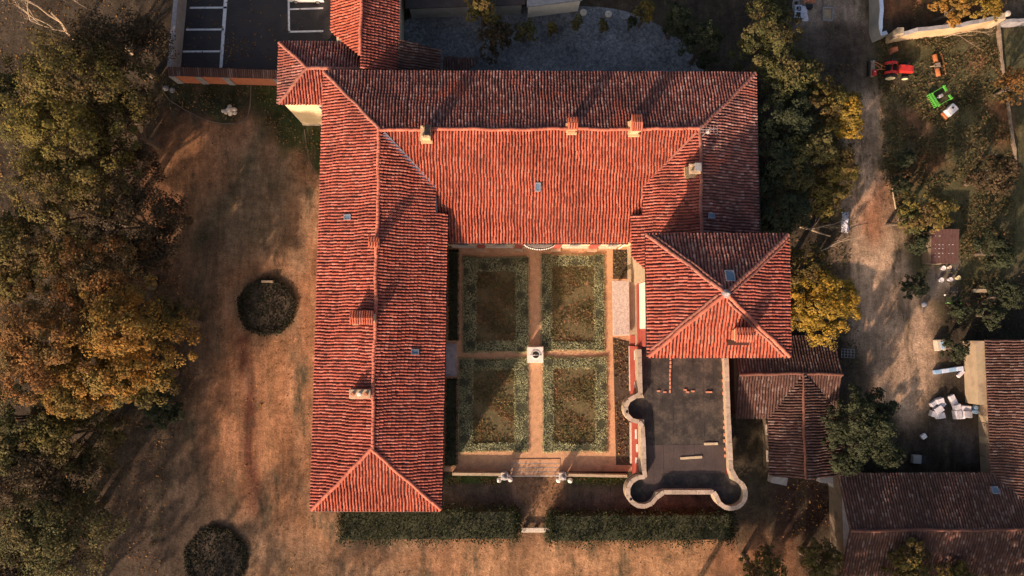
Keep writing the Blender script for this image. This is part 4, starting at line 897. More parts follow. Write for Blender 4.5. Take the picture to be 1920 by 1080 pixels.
def bare(px, py, h, spread, seed, label, mat='bark_pale', lying=False, r0=.16, depth=4, name='bare_tree', cat='tree', az=0.):
    rd = random.Random(seed); x, y = G(px, py, .2 if lying else h * .5); m = MB()
    def grow(p, d, L, r, k):
        pts_ = [p]; q = p; dd = Vector(d)
        for i in range(3): dd = (dd + Vector((rd.uniform(-.25, .25), rd.uniform(-.25, .25), rd.uniform(-.12, .16)))).normalized(); q = q + dd * L / 3; q.z = max(q.z, .06); pts_.append(q.copy())
        m.tube([tuple(v) for v in pts_], [r, r * .85, r * .7, r * .5], 6)
        if k:
            for i in range(rd.choice((2, 3))): grow(pts_[rd.choice((1, 2, 3))].copy(), (dd + Vector((rd.uniform(-1, 1), rd.uniform(-1, 1), rd.uniform(-.3, .5))) * spread).normalized(), L * rd.uniform(.55, .8), r * .58, k - 1)
    e = empty(name, (x, y, 0), label, cat)
    grow(Vector((x, y, .15 if lying else -.1)), (math.cos(az), math.sin(az), .12) if lying else (0, 0, 1), h * .4, r0, depth)
    m.build('branches', mat, e); return e
e = empty('dead_trunk', (*G(100, 1040), 0), 'tall bare trunk hidden under the lower left crowns, casting the long shadow', 'tree')
x, y = G(100, 1040); MB().tube([(x, y, -.1), (x + .1, y, 3.), (x - .1, y + .1, 5.5), (x, y, 7.6)], [.34, .3, .26, .2], 8).tube([(x, y, 5.2), (x + .8, y - .3, 6.4)], [.14, .05], 6).tube([(x, y, 6.4), (x - .7, y + .3, 7.2)], [.12, .05], 6).build('trunk', 'bark', e)
bare(70, 25, 13, .9, 5, 'bare tree with pale branches in the top left corner', r0=.2, depth=5)
bare(195, 60, 12, .7, 8, 'bare tree with long thin pale branches left of the parking', r0=.16, depth=4)
bare(205, 275, 12, .8, 12, 'bare branches showing through the brown crown by the drive', r0=.15, depth=4)
bare(1500, 425, 9, .7, 21, 'fallen bare tree with pale branches beside the dirt track', lying=True, r0=.14, depth=4, name='fallen_tree', az=-.35)
bare(1540, 470, 6, .6, 23, 'loose pale branch lying below the fallen tree', lying=True, r0=.09, depth=3, name='fallen_branch', cat='branch', az=.3)
bare(1770, 70, 7, .8, 27, 'heap of pale cut branches below the plaster wall', lying=True, r0=.06, depth=4, name='brushwood', cat='branch', az=.2)

# clipped hedges
def hedge_mesh(name, rects, h, mat, parent, dens, size, ragged=.12):
    Vs, Qs, k = [], [], 0; core = MB()
    for (x0, x1, y0, y1) in rects:
        core.box(x0 + .12, x1 - .12, y0 + .12, y1 - .12, 0, h * .8)
        A_top = (x1 - x0) * (y1 - y0); n = int(A_top * dens)
        p = np.column_stack([rng.uniform(x0, x1, n), rng.uniform(y0, y1, n), h * (1 - .22 * rng.random(n) ** 2)])
        p[:, 2] += .5 * ragged * np.sin(p[:, 0] * 2.3 + p[:, 1]) + .5 * ragged * np.sin(p[:, 1] * 2.9 - p[:, 0] * .7); p[:, :2] += rng.normal(0, ragged, (n, 2)) + (2.2 * ragged - .1) * np.sin(p[:, ::-1][:, 1:] * 1.1) * .6
        nr = np.tile([0, 0, 1.], (n, 1)) + rng.normal(0, .5, (n, 3))
        per = 2 * (x1 - x0 + y1 - y0); ns = int(per * h * dens * .8); t = rng.random(ns); sidep = []
        e_ = rng.integers(0, 4, ns)
        q = np.zeros((ns, 3)); q[:, 2] = rng.uniform(.02, h, ns)
        q[:, 0] = np.where(e_ < 2, x0 + t * (x1 - x0), np.where(e_ == 2, x0, x1)); q[:, 1] = np.where(e_ == 0, y0, np.where(e_ == 1, y1, y0 + t * (y1 - y0))); q[:, :2] += rng.normal(0, ragged, (ns, 2))
        out = np.column_stack([np.where(e_ == 2, -1, np.where(e_ == 3, 1, 0)), np.where(e_ == 0, -1, np.where(e_ == 1, 1, 0)), np.full(ns, .5)]).astype(float) + rng.normal(0, .5, (ns, 3))
        V, Q = leafquads(np.vstack([p, q]), np.vstack([nr, out]), size * rng.uniform(.6, 1.3, n + ns)); Vs.append(V); Qs.append(Q + k); k += len(V)
    mesh_np('foliage', np.vstack(Vs), np.vstack(Qs), mat, parent); core.build('stems', 'hedge_core', parent)
beds = {'far left': ((868, 482, 992, 660), (893, 508, 967, 640)), 'far right': ((1014, 478, 1134, 657), (1034, 498, 1115, 641)), 'near left': ((860, 672, 990, 846), (887, 692, 965, 830)), 'near right': ((1017, 670, 1139, 846), (1037, 690, 1117, 830))}
LB = {'far left': 'shaded box hedge frame nearest the balcony on the west wing side', 'far right': 'box hedge frame between the balcony and the stone canopy', 'near left': 'box hedge frame between the west wing and the garden steps', 'near right': 'sunlit box hedge frame beside the terrace and the garden steps'}
Gt = {}
for nm, (o, i_) in beds.items():
    ox0, oy1 = G(o[0], o[1]); ox1, oy0 = G(o[2], o[3]); ix0, iy1 = G(i_[0], i_[1]); ix1, iy0 = G(i_[2], i_[3])
    e = empty('box_hedge', ((ox0 + ox1) / 2, (oy0 + oy1) / 2, 0), LB[nm], 'hedge', 'hedge frames of the courtyard garden')
    hedge_mesh('hedge', [(ox0, ix0, oy0, oy1), (ix1, ox1, oy0, oy1), (ix0, ix1, iy1, oy1), (ix0, ix1, oy0, iy0)], .24, 'leaf_box', e, 170, .12, .08)
    sheet_ = structure(sheet('lawn', [(ix0 - .2, iy0 - .2), (ix1 + .2, iy0 - .2), (ix1 + .2, iy1 + .2), (ix0 - .2, iy1 + .2)], .022, 'lawn_earth')); Gt[nm] = (ix0, ix1, iy0, iy1)
def hedge(label, px0, px1, py0, py1, h, mat='leaf_hedge', dens=60, size=.2, rag=.36, name='hedge', group=None):
    x0, y1 = G(px0, py0, h); x1, y0 = G(px1, py1, h)
    e = empty(name, ((x0 + x1) / 2, (y0 + y1) / 2, 0), label, 'hedge', group); hedge_mesh('hedge', [(x0, x1, y0, y1)], h, mat, e, dens, size, rag); return e
hedge('long dark hedge below the west wing, left of the bench gap', 640, 968, 962, 1014, 2.3)
hedge('long dark hedge below the terrace, right of the bench gap', 1034, 1375, 968, 1016, 2.3)
hedge('added low dark hedge standing in for the shade along the west wing, on the balcony side of the blue steps', 841, 859, 470, 636, .5, dens=90, size=.15, rag=.08)  # added dark strip imitating the near-black shade beside the west wing
hedge('added low dark hedge standing in for the shade along the west wing, on the gate side of the blue steps', 836, 856, 712, 872, .5, dens=90, size=.15, rag=.08)  # second added strip for the same wall shade
def round_hedge(label, px, py, rpx, mat):
    x, y = G(px, py, .5); Rr = rpx / 16.; e = empty('round_bed', (x, y, 0), label, 'flower bed')
    n = 3800; t = rng.uniform(0, 2 * PI, n); rr = Rr - .15 + rng.normal(0, .17, n) + .07 * np.sin(5 * t) + .06 * np.sin(11 * t + 1); z = .28 * rng.random(n) ** .5
    k = 1700; t2 = rng.uniform(0, 2 * PI, k); r2_ = np.sqrt(rng.random(k)) * (Rr - .5)
    p = np.vstack([np.column_stack([x + rr * np.cos(t), y + rr * np.sin(t), z]), np.column_stack([x + r2_ * np.cos(t2), y + r2_ * np.sin(t2), .08 + .16 * rng.random(k) * (np.sin(r2_ * 2.2 + t2 * 3) > -.2)])])
    V, Q = leafquads(p, np.tile([0, 0, 1.], (n + k, 1)) + rng.normal(0, .6, (n + k, 3)), .22 * rng.uniform(.6, 1.3, n + k))
    mesh_np('foliage', V, Q, mat, e); MB().lathe([(Rr - .1, -.05), (Rr - .15, .03), (Rr - .5, .09)], 40, (x, y, 0)).build('soil_bed', 'soil', e)
    return e
round_hedge('round flower bed ringed by low dark hedge on the drive', 498, 575, 51, 'leaf_bed')
round_hedge('round dark shrub bed cut by the bottom edge of the picture', 402, 1050, 54, 'leaf_bed')
x, y = G(503, 528, .2); single('wooden_plank', MB().bbox(x - .65, x + .65, y - .12, y + .12, .35, .62, .02), 'wood_grey', 'short plank lying in the upper part of the round bed', 'plank')

# grass, weeds, fallen leaves and ivy: too many to count
def scatter(name, label, cat, regions, mat, size, up, zmax=.12, seed=0):
    P_, N_ = [], []
    for polyp, dens in regions:
        q = np.array(polyp); lo, hi = q.min(0), q.max(0); n = int(np.prod(hi - lo) * dens); c = rng.uniform(lo, hi, (n, 2)); d = sdist(c, q)
        f = np.sin(c[:, 0] * 1.1 + 2 * np.sin(c[:, 1] * .7)) + np.sin(c[:, 1] * 1.4 + 2 * np.sin(c[:, 0] * .5)) + rng.normal(0, .7, n)
        keep = (d > 0) & (f > -.6); c = c[keep]; P_.append(np.column_stack([c, rng.uniform(.03, zmax, len(c))]))
    p = np.vstack(P_); nr = np.tile([0, 0, up], (len(p), 1)) + rng.normal(0, .6, (len(p), 3))
    V, Q = leafquads(p, nr, size * rng.uniform(.5, 1.5, len(p)), .55)
    return tag(mesh_np(name, V, Q, mat), label, cat, kind='stuff')
bed_p = [([(v[0], v[2]), (v[1], v[2]), (v[1], v[3]), (v[0], v[3])], 95) for v in Gt.values()]
scatter('lawn_grass', 'patchy grass inside the four courtyard beds', 'grass', bed_p, 'grass', .17, .8, .16)
yard = poly((1640, 70), (1870, 50), (1905, 330), (1900, 480), (1800, 480), (1800, 330), (1690, 420), (1655, 300))
scatter('yard_weeds', 'rough weeds and grass of the tractor yard', 'weeds', [(yard, 48), (poly((1640, 300), (1690, 420), (1740, 560), (1740, 430), (1700, 300)), 25), (poly((1420, 120), (1600, 120), (1600, 300), (1590, 540), (1620, 690), (1575, 690), (1480, 640), (1480, 440), (1420, 440)), 14), (poly((1780, 480), (1920, 480), (1920, 640), (1830, 640), (1770, 600)), 14), (poly((1660, 0), (1900, 0), (1870, 25), (1680, 45)), 16)], 'weeds', .24, .8, .3)
scatter('bank_grass', 'green grass strips along the low garden wall', 'grass', [(poly((838, 896), (940, 896), (940, 910), (838, 910)), 60), (poly((1064, 896), (1178, 896), (1178, 910), (1064, 908)), 60), (poly((1150, 635), (1178, 640), (1182, 870), (1155, 870)), 40), (poly((1150, 470), (1180, 470), (1180, 522), (1150, 522)), 40), (poly((476, 155), (598, 155), (598, 300), (540, 285), (500, 240)), 14), (poly((312, 155), (468, 155), (468, 210), (440, 228), (340, 200)), 12)], 'grass', .2, .8, .18)
scatter('fallen_leaves', 'fallen autumn leaves strewn under the park trees', 'leaves', [(poly((0, 0), (310, 0), (310, 180), (330, 400), (390, 640), (330, 830), (300, 1080), (-60, 1080), (-60, 0)), 5), (poly((300, 180), (440, 230), (420, 420), (300, 420)), 2), (poly((345, 0), (600, 0), (520, 130), (330, 130)), 2.5), (poly((420, 60), (480, 60), (480, 115), (420, 115)), 9), (poly((1450, 895), (1570, 895), (1570, 1000), (1460, 1010)), 8), (poly((400, 240), (590, 260), (590, 960), (860, 1010), (1340, 1015), (1340, 1080), (420, 1080), (400, 700)), 1.1), (poly((965, 893), (1050, 893), (1045, 950), (990, 950)), 9), (poly((1570, 180), (1660, 160), (1680, 420), (1600, 420)), 2)], 'litter', .20, 1.2, .05)

# ------------------------------------------------------------------ courtyard furniture
x, y = G(1004.5, 665, 1.0)
well = empty('well', (x, y, 0), 'white square stone well with round dark shaft in the courtyard centre', 'well')
m = MB(); W = .86
m.bbox(x - W - .12, x + W + .12, y - W - .12, y + W + .12, 0, .25, .04); m.build('well_step', 'stone_pale', well)
n = 24; ro, vs, fs = .40, [], []                       # square block with a round hole
for z in (.252, 1.0):
    for i in range(n):
        t = 2 * PI * i / n + PI / 4; c0, s0 = math.cos(t), math.sin(t); k = W / max(abs(c0), abs(s0)); vs += [(x + k * c0, y + k * s0, z)]
    for i in range(n): t = 2 * PI * i / n + PI / 4; vs += [(x + ro * math.cos(t), y + ro * math.sin(t), z)]
for i in range(n):
    j = (i + 1) % n; fs += [(i, j, 2 * n + j, 2 * n + i), (2 * n + i, 2 * n + j, 3 * n + j, 3 * n + i), (n + j, n + i, 3 * n + i, 3 * n + j)]
MB().add(vs, fs).build('well_block', 'stone_white', well)
MB().lathe([(ro + .1, 1.0), (ro + .1, 1.07), (ro, 1.08), (ro, 1.02)], 24, (x, y, 0)).build('well_rim', 'stone_white', well)
MB().lathe([(ro - .002, .26), (ro - .002, 1.085)], 24, (x, y, 0)).build('dark_shaft_disc', 'iron', well)  # dark disc over the opening, coloured to read as the unlit shaft
for sx in (-1, 1): MB().tube([(x + sx * .58, y, 1.0), (x + sx * .58, y, 2.2), (x + sx * .5, y, 2.5)], .045, 8).build('post', 'iron', well)
MB().tube([(x - .55, y, 2.45), (x - .2, y, 2.66), (x + .2, y, 2.66), (x + .55, y, 2.45)], .035, 8).build('crossbar', 'antenna', well)
MB().lathe([(.13, -.04), (.09, 0), (.13, .04)], 12, (0, 0, 0), RZ(x, y, 2.45, 0, PI / 2)).build('pulley', 'iron', well)

# low south wall of the courtyard with piers, stone balls and steps
wl = .9
for q, lb in (((848, 889, 940, 890), 'low garden wall between the west wing and the left gate pier'), ((1066, 891, 1176, 893), 'low garden wall between the right gate pier and the terrace bastion')):
    p0, p1 = G(q[0], q[1], wl), G(q[2], q[3], wl); e = empty('garden_wall', ((p0[0] + p1[0]) / 2, p0[1], 0), lb, 'wall')
    MB().wall([p0, p1], .28, 0, wl - .07).build('wall', 'plaster_old', e); MB().wall([p0, p1], .30, wl - .068, wl + .02).build('coping', 'plaster_old', e)
for px, lb in ((946, 'carved stone gate pier left of the garden steps'), (1055, 'carved stone gate pier right of the garden steps')):
    x, y = G(px, 893, 1.4); e = empty('gate_pier', (x, y, 0), lb, 'pier', 'gate piers')
    MB().bbox(x - .34, x + .34, y - .34, y + .34, 0, 1.3, .05).build('pier_shaft', 'stone_grey', e); MB().bbox(x - .42, x + .42, y - .42, y + .42, 1.302, 1.42, .04).build('capital', 'stone_pale', e)
    MB().lathe([(.24, 0), (.16, .10), (.24, .2), (.36, .5), (.32, .62), (.20, .66), (.24, .72), (.05, .86)], 14, (x, y, 1.42)).build('urn', 'stone_grey', e)
    m = MB()
    for sx in (-1, 1): m.tube([(x + sx * .34, y, .95), (x + sx * .62, y - .05, .75), (x + sx * .68, y - .08, .4), (x + sx * .9, y - .1, .12)], [.12, .13, .12, .08], 8)
    m.build('scroll', 'stone_grey', e)
for px, py, lb in ((936, 900, 'stone ball outside the left gate pier'), (957, 899, 'stone ball inside the left gate pier'), (1047, 900, 'stone ball inside the right gate pier'), (1069, 901, 'stone ball outside the right gate pier')):
    x, y = G(px, py, .5); r = .30; e = empty('stone_ball', (x, y, 0), lb, 'stone ball', 'stone balls at the garden gate')
    MB().lathe([(r * math.sin(t), .55 - r * math.cos(t)) for t in np.linspace(.12, PI - .02, 10)], 16, (x, y, 0)).build('ball', 'stone_white', e, True); MB().lathe([(.24, 0), (.24, .12), (.14, .18), (.16, .27)], 12, (x, y, 0)).build('foot', 'stone_grey', e)
e = empty('garden_steps', G3(1003, 880, 0), 'shallow gravel steps between the two gate piers', 'steps')
for i, (pa, pb) in enumerate(((861, 868), (868, 876), (876, 884), (884, 892))):
    x0, y1 = G(957, pa); x1, y0 = G(1050, pb); MB().box(x0, x1, y0 + .01, y1, -.02, .09 - i * .02).build('tread', 'gravel', e)
    MB().box(x0, x1, y0 - .06, y0 + .008, -.02, .10 - i * .02).build('edging', 'stone_grey' if i < 3 else 'stone_white', e)
x, y = G(1004, 994, .5); e = empty('stone_bench', (x, y, 0), 'pale stone bench in the gap between the long hedges', 'bench')
MB().bbox(x - 1.6, x + 1.6, y - .26, y + .26, .40, .52, .03).build('seat', 'stone_pale', e)
for sx in (-1, 0, 1): MB().box(x + sx * 1.3 - .14, x + sx * 1.3 + .14, y - .2, y + .2, 0, .398).build('leg', 'stone_grey', e)
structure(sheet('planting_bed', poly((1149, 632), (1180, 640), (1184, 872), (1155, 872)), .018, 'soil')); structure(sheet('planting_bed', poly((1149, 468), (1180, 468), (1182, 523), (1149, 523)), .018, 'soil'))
# heap of stones on the grass island
for i, (dx, dy, r) in enumerate(((0, 0, .42), (.55, .05, .36), (-.4, -.25, .34), (.2, -.4, .38), (.65, -.35, .3), (.05, .42, .3), (-.75, -.1, .22))):
    x, y = G(431, 207); rd = random.Random(i); m = MB().lathe([(r * .6, 0), (r, r * .35), (r * .85, r * .9), (r * .4, r * 1.15)], 8)
    o = m.build('boulder', 'stone_pale'); o.data.transform(Matrix.Diagonal((1, rd.uniform(.7, 1), rd.uniform(.8, 1.2), 1))); o.location = (x + dx, y + dy, -.04); o.rotation_euler = (rd.uniform(-.2, .2), rd.uniform(-.2, .2), rd.uniform(0, 6))
    tag(o, 'pale rounded stone in the heap on the grass island', 'stone', 'stone heap on the grass island')
for px, py, lb in ((324, 170, 'larger grey stone near the parking wall corner'), (312, 166, 'small grey stone beside the larger one at the wall corner')):
    x, y = G(px, py); o = MB().lathe([(.25, 0), (.34, .12), (.28, .3), (.1, .36)], 8).build('boulder', 'stone_grey'); o.location = (x, y, -.03); o.rotation_euler.z = px; tag(o, lb, 'stone')

# ------------------------------------------------------------------ parked car at the top edge
x, y = G(572, -14, 1.0); car = empty('parked_car', (x, y, 0), 'white car at the top edge in the parking bays', 'car', rz=PI, world=False)
def prof(m, pts2, y0, y1):
    n = len(pts2); return m.add([(p[0], y0, p[1]) for p in pts2] + [(p[0], y1, p[1]) for p in pts2], [tuple(range(n)), tuple(range(2 * n - 1, n - 1, -1))] + [(i, n + i, n + (i + 1) % n, (i + 1) % n) for i in range(n)])
prof(MB(), [(-2.1, .35), (2.1, .35), (2.15, .7), (1.9, .88), (.95, 1.0), (-2.05, 1.02), (-2.15, .7)], -.85, .85).build('body', 'white_car', car)
prof(MB(), [(.9, 1.001), (.25, 1.45), (-1.5, 1.47), (-2.0, 1.02), (-2.0, 1.001)], -.74, .74).build('cabin', 'white_car', car)
MB().add([(.98, -.66, 1.03), (.98, .66, 1.03), (.34, .6, 1.45), (.34, -.6, 1.45)], [(0, 1, 2, 3)]).build('windscreen', 'glass', car)
for sy in (-1, 1):
    MB().box(-1.6, .4, sy * .742 - .008, sy * .742 + .008, 1.08, 1.36).build('side_window', 'glass', car)
    for wx in (-1.35, 1.3):
        w = MB().lathe([(.2, -.1), (.31, -.09), (.32, 0), (.31, .09), (.2, .1)], 18, (0, 0, 0), RZ(wx, sy * .78, .32, 0, PI / 2)).build('wheel', 'rubber', car); MB().lathe([(.19, -.105), (.19, .105)], 14, (0, 0, 0), RZ(wx, sy * .78, .32, 0, PI / 2)).build('rim', 'antenna', w)
    MB().box(2.0, 2.16, sy * .6 - .2, sy * .6 + .2, .66, .8).build('headlight', 'glass', car)

# ------------------------------------------------------------------ tractor yard
x, y = G(1668, 131, .6); tr = empty('tractor', (x, y, 0), 'red farm tractor with cream wheel rims standing in the weeds', 'tractor', rz=-.05, world=False)
prof(MB(), [(.75, .75), (2.45, .72), (2.62, .95), (2.55, 1.28), (2.2, 1.42), (.8, 1.5)], -.36, .36).build('bonnet', 'tractor_red', tr)
MB().box(2.60, 2.66, -.26, .26, .78, 1.2).build('grille', 'iron', tr)
MB().box(-.55, 2.3, -.2, .2, .5, .76).build('chassis', 'iron', tr); MB().box(-.6, .7, -.32, .32, .7, .86).build('platform', 'iron', tr)
for sy in (-1, 1):
    arcp = [(.84 * math.cos(t), .72 + .84 * math.sin(t)) for t in np.linspace(.35, PI - .25, 9)]; arci = [(.78 * math.cos(t), .72 + .78 * math.sin(t)) for t in np.linspace(PI - .25, .35, 9)]
    prof(MB(), arcp + arci, *sorted((sy * .42, sy * .74))).build('fender', 'tractor_red', tr)
    for wx, r, wd, yy in ((0, .74, .17, .95), (1.95, .46, .12, .86)):
        M = RZ(wx, sy * yy, r, 0, PI / 2)
        w = MB().lathe([(r * .6, -wd), (r * .9, -wd), (r, -wd * .6), (r, wd * .6), (r * .9, wd), (r * .6, wd)], 22, (0, 0, 0), M).build('wheel', 'rubber', tr)
        MB().lathe([(r * .3, -wd * 1.08), (r * .72, -wd * 1.03), (r * .72, wd * 1.03), (r * .3, wd * 1.08)], 18, (0, 0, 0), M).build('rim', 'rim_cream', w)
MB().bbox(-.35, .12, -.25, .25, .95, 1.1, .05).build('seat', 'rubber', tr); MB().bbox(-.42, -.33, -.25, .25, 1.1, 1.45, .03).build('seat_back', 'rubber', tr)
MB().tube([(.22 * math.cos(t) + .55, .22 * math.sin(t), 1.52 + .06 * math.cos(t)) for t in np.linspace(0, 2 * PI, 15)], .02, 6).build('steering_wheel', 'rubber', tr)
MB().tube([(.75, 0, 1.2), (.55, 0, 1.5)], .03, 6).build('steering_column', 'iron', tr)
MB().tube([(1.55, .30, 1.4), (1.55, .34, 2.1), (1.5, .36, 2.25)], .045, 8).build('exhaust', 'iron', tr)
MB().tube([(-.5, -.55, .8), (-.5, -.55, 2.0), (-.5, .55, 2.0), (-.5, .55, .8)], .04, 8).build('roll_bar', 'tractor_red', tr)
x, y = G(1640, 128, .5); im = empty('mower_attachment', (x, y, 0), 'rusty mower frame with red housing behind the tractor', 'mower', rz=-.05, world=False)
MB().bbox(-.45, .05, -1.0, .95, .18, .55, .05).build('mower_deck', 'wood_grey', im); MB().bbox(-.35, .12, -.98, -.3, .56, .85, .06).build('motor_housing', 'tractor_red', im); MB().box(-.2, -.08, -.62, -.5, .851, .88).build('warning_label', 'white_plastic', im)
MB().box(-.75, -.62, -.95, .9, .1, .5).build('skirt', 'iron', im)
MB().lathe([(.16, 0), (.18, .05), (.1, .2), (.02, .24)], 10, (-.2, .8, .55)).build('cap', 'stone_grey', im)
for p in (((.0, .75, .6), (.75, .3, .75), (1.35, .12, .7)), ((.0, -.25, .6), (.6, -.2, .75), (1.35, -.12, .7)), ((.0, .5, .6), (.75, -.2, .7)), ((.7, .3, .75), (.75, -.25, .75))): MB().tube(p, .05, 6).build('frame_bar', 'rust', im)
x, y = G(1757, 122, .4); ro_ = empty('field_roller', (x, y, 0), 'rusty orange field roller in two drums', 'roller', rz=PI / 2 + .14, world=False)
for x0, x1 in ((-1.35, -.35), (.2, 1.35)): MB().lathe([(.05, 0), (.24, .01), (.27, .06), (.27, x1 - x0 - .06), (.24, x1 - x0 - .01), (.05, x1 - x0)], 18, (0, 0, 0), Matrix.Translation((x0, 0, .3)) @ Matrix.Rotation(PI / 2, 4, 'Y')).build('drum', 'rust', ro_, True)
MB().tube([(-1.5, 0, .3), (1.5, 0, .3)], .05, 8).build('axle', 'iron', ro_); MB().box(-.34, .19, -.24, .24, .2, .66).build('centre_frame', 'wood_grey', ro_)
for xx in (-.4, -.1, .25): MB().box(xx - .04, xx + .04, -.34, .34, .3, .62).build('bracket', 'iron', ro_)
MB().tube([(-.1, .3, .5), (-.1, .95, .45)], .05, 6).build('drawbar', 'wood_pale', ro_)
x, y = G(1771, 119, .3); centered(MB().tube([(-1.3, 0, .12), (1.3, 0, .12)], .09, 8).box(-.08, .08, -.45, .12, .05, .16), 'rust', 'rusty_beam', (x, y, 0), 'thin rusty beam lying right of the field roller', 'beam', None, PI / 2 + .18)
x, y = G(1763, 181, .6); gr = empty('green_implement', (x, y, 0), 'bright green farm implement frame with grey gearbox', 'farm implement', rz=.52, world=False)
for q in (((-1.0, -.85), (-1.0, .95)), ((-.72, -.95), (-.72, .9))): MB().box(q[0][0] - .09, q[0][0] + .09, q[0][1], q[1][1], .5, .68).build('beam', 'green_paint', gr)
for yy in (-.85, .85): MB().box(-.63, 1.0, yy - .035, yy + .035, .55, .62).build('side_bar', 'green_paint', gr)
MB().box(.95, 1.15, .2, .98, .5, .68).build('end_bar', 'green_paint', gr); MB().box(.95, 1.15, -.98, -.35, .5, .68).build('end_bar', 'green_paint', gr)
for k_ in range(8): MB().box(-1.22, -1.0, -.85 + k_ * .23, -.85 + k_ * .23 + .12, .3, .62).build('bracket', 'green_paint', gr)
for px_, py_ in ((-.72, -.8), (-.72, .8), (1.05, .85), (1.05, -.85)): MB().tube([(px_, py_, 0), (px_, py_, .9)], .06, 6).build('leg', 'green_paint', gr)
MB().bbox(-.12, .35, -.15, .25, .3, .75, .06).build('gearbox', 'stone_grey', gr); MB().tube([(-.65, .05, .55), (.1, .05, .6)], .06, 6).build('drive_shaft', 'antenna', gr)
x, y = G(1782, 207, .5); tk = empty('water_tank', (x, y, 0), 'white plastic tank with round filler hole and rusty end', 'tank', rz=.72, world=False)
MB().bbox(-.72, .72, -.5, .5, .05, .85, .08).build('tank_body', 'white_plastic', tk); MB().lathe([(.12, .85), (.12, .90), (.02, .91)], 12, (.2, .1, 0)).build('filler_cap', 'iron', tk); MB().bbox(-1.05, -.73, -.5, .45, .02, .45, .05).build('rusty_end', 'rust', tk)
x, y = G(1676, 93, .3); bt = empty('brick_block', (x, y, 0), 'fallen brick lump above the tractor', 'rubble', rz=.5, world=False)
MB().add([(-.6, -.35, 0), (.55, -.4, 0), (.7, .2, 0), (-.4, .35, 0), (-.5, -.25, .35), (.4, -.3, .4), (.5, .1, .45), (-.2, .25, .75)], [(3, 2, 1, 0), (4, 5, 6, 7), (0, 1, 5, 4), (1, 2, 6, 5), (2, 3, 7, 6), (3, 0, 4, 7)]).build('lump', 'brick_wall', bt)
x, y = G(1725, 61, .6); centered(MB().bbox(-1.0, 1.1, -.45, .45, 0, .9, .06), 'brick_wall', 'brick_block', (x, y, 0), 'red brick block leaning at the foot of the plaster wall', 'rubble', None, .1)
# cold frames, sheets and buckets on the rubble ground
def frame_box(px, py, w, d, rz, label, mat='blue_white', cross=True):
    x, y = G(px, py, .3); e = empty('cold_frame', (x, y, 0), label, 'cold frame', rz=rz, world=False)
    for q in ((-w, -w + .09, -d, d), (w - .09, w, -d, d), (-w + .09, w - .09, -d, -d + .09), (-w + .09, w - .09, d - .09, d)): MB().box(*q, 0, .42).build('rail', mat, e)
    if cross: MB().box(-w + .09, w - .09, -.04, .04, .3, .42).build('crossbar', mat, e)
    MB().box(-w + .09, w - .09, -d + .09, d - .09, .01, .14).build('infill', 'soil' if cross else 'wood_grey', e)
    if not cross:
        for i in range(9): MB().box(-w + .12, w - .12, -d + .16 + i * (2 * d - .3) / 9, -d + .16 + (i + .45) * (2 * d - .3) / 9, .141, .18).build('slat', 'wood_pale', e)
frame_box(1497, 22, .40, .78, -.05, 'blue white cold frame with crossbar at the top edge'); frame_box(1493, 10, .36, .62, .05, 'smaller cold frame tucked behind the crossbar one', 'stone_grey')
frame_box(1552, 26, .62, .80, -.05, 'wide grey frame holding wooden slats on the rubble ground', 'stone_grey', False)
def heap(name, px, py, w, d, h, mat, label, cat, rz=0., seed=1):
    """crumpled cloth-like mound"""
    r = np.random.default_rng(seed); n = 12; m = MB(); vs = []
    for j in range(n + 1):
        for i in range(n + 1):
            u, v = i / n * 2 - 1, j / n * 2 - 1; e_ = max(0., 1 - max(abs(u), abs(v)) ** 3); vs.append((u * w / 2 + r.normal(0, .03), v * d / 2 + r.normal(0, .03), h * e_ * r.uniform(.4, 1.) + .02))
    m.add(vs, [(j * (n + 1) + i, j * (n + 1) + i + 1, (j + 1) * (n + 1) + i + 1, (j + 1) * (n + 1) + i) for j in range(n) for i in range(n)])
    o = m.build(name, mat); x, y = G(px, py, .1); o.location = (x, y, 0); o.rotation_euler.z = rz; return tag(o, label, cat)
heap('plastic_sheet', 1509, 25, .75, 1.9, .35, 'tarp', 'crumpled blue white plastic sheet beside the cold frame', 'plastic sheet', .1, 2)
heap('plastic_sheet', 1585, 417, .85, 2.5, .4, 'tarp', 'crumpled pale sheet at the tips of the fallen tree', 'plastic sheet', -.05, 3)
heap('cloth', 1519, 1, 1.5, .5, .2, 'terracotta', 'folded pink cloth at the top edge above the cold frame', 'cloth', .05, 4)
x, y = G(1518, 12, .3); centered(MB().bbox(-.35, .35, -.25, .25, 0, .45, .04).box(-.1, .12, -.1, .06, .452, .5), 'iron', 'black_box', (x, y, 0), 'black box with pale top mark right of the plastic sheet', 'box')
for px, py, lb, mt in ((1430, 2, 'pale bucket at the top edge, left of two rings', 'white_foam'), ):
    x, y = G(px, py, .3); single('bucket', MB().lathe([(.2, 0), (.26, .4), (.28, .42), (.22, .41), (.17, .05)], 14, (x, y, 0)), mt, lb, 'bucket')
for px, py, lb in ((1439, 2, 'upper pale ring beside the bucket at the top edge'), (1444, 6, 'lower pale ring beside the bucket at the top edge')):
    x, y = G(px, py, .1); single('metal_ring', MB().tube([(x + .22 * math.cos(t), y + .22 * math.sin(t), .06) for t in np.linspace(0, 2 * PI, 17)], .045, 6), 'antenna', lb, 'ring')
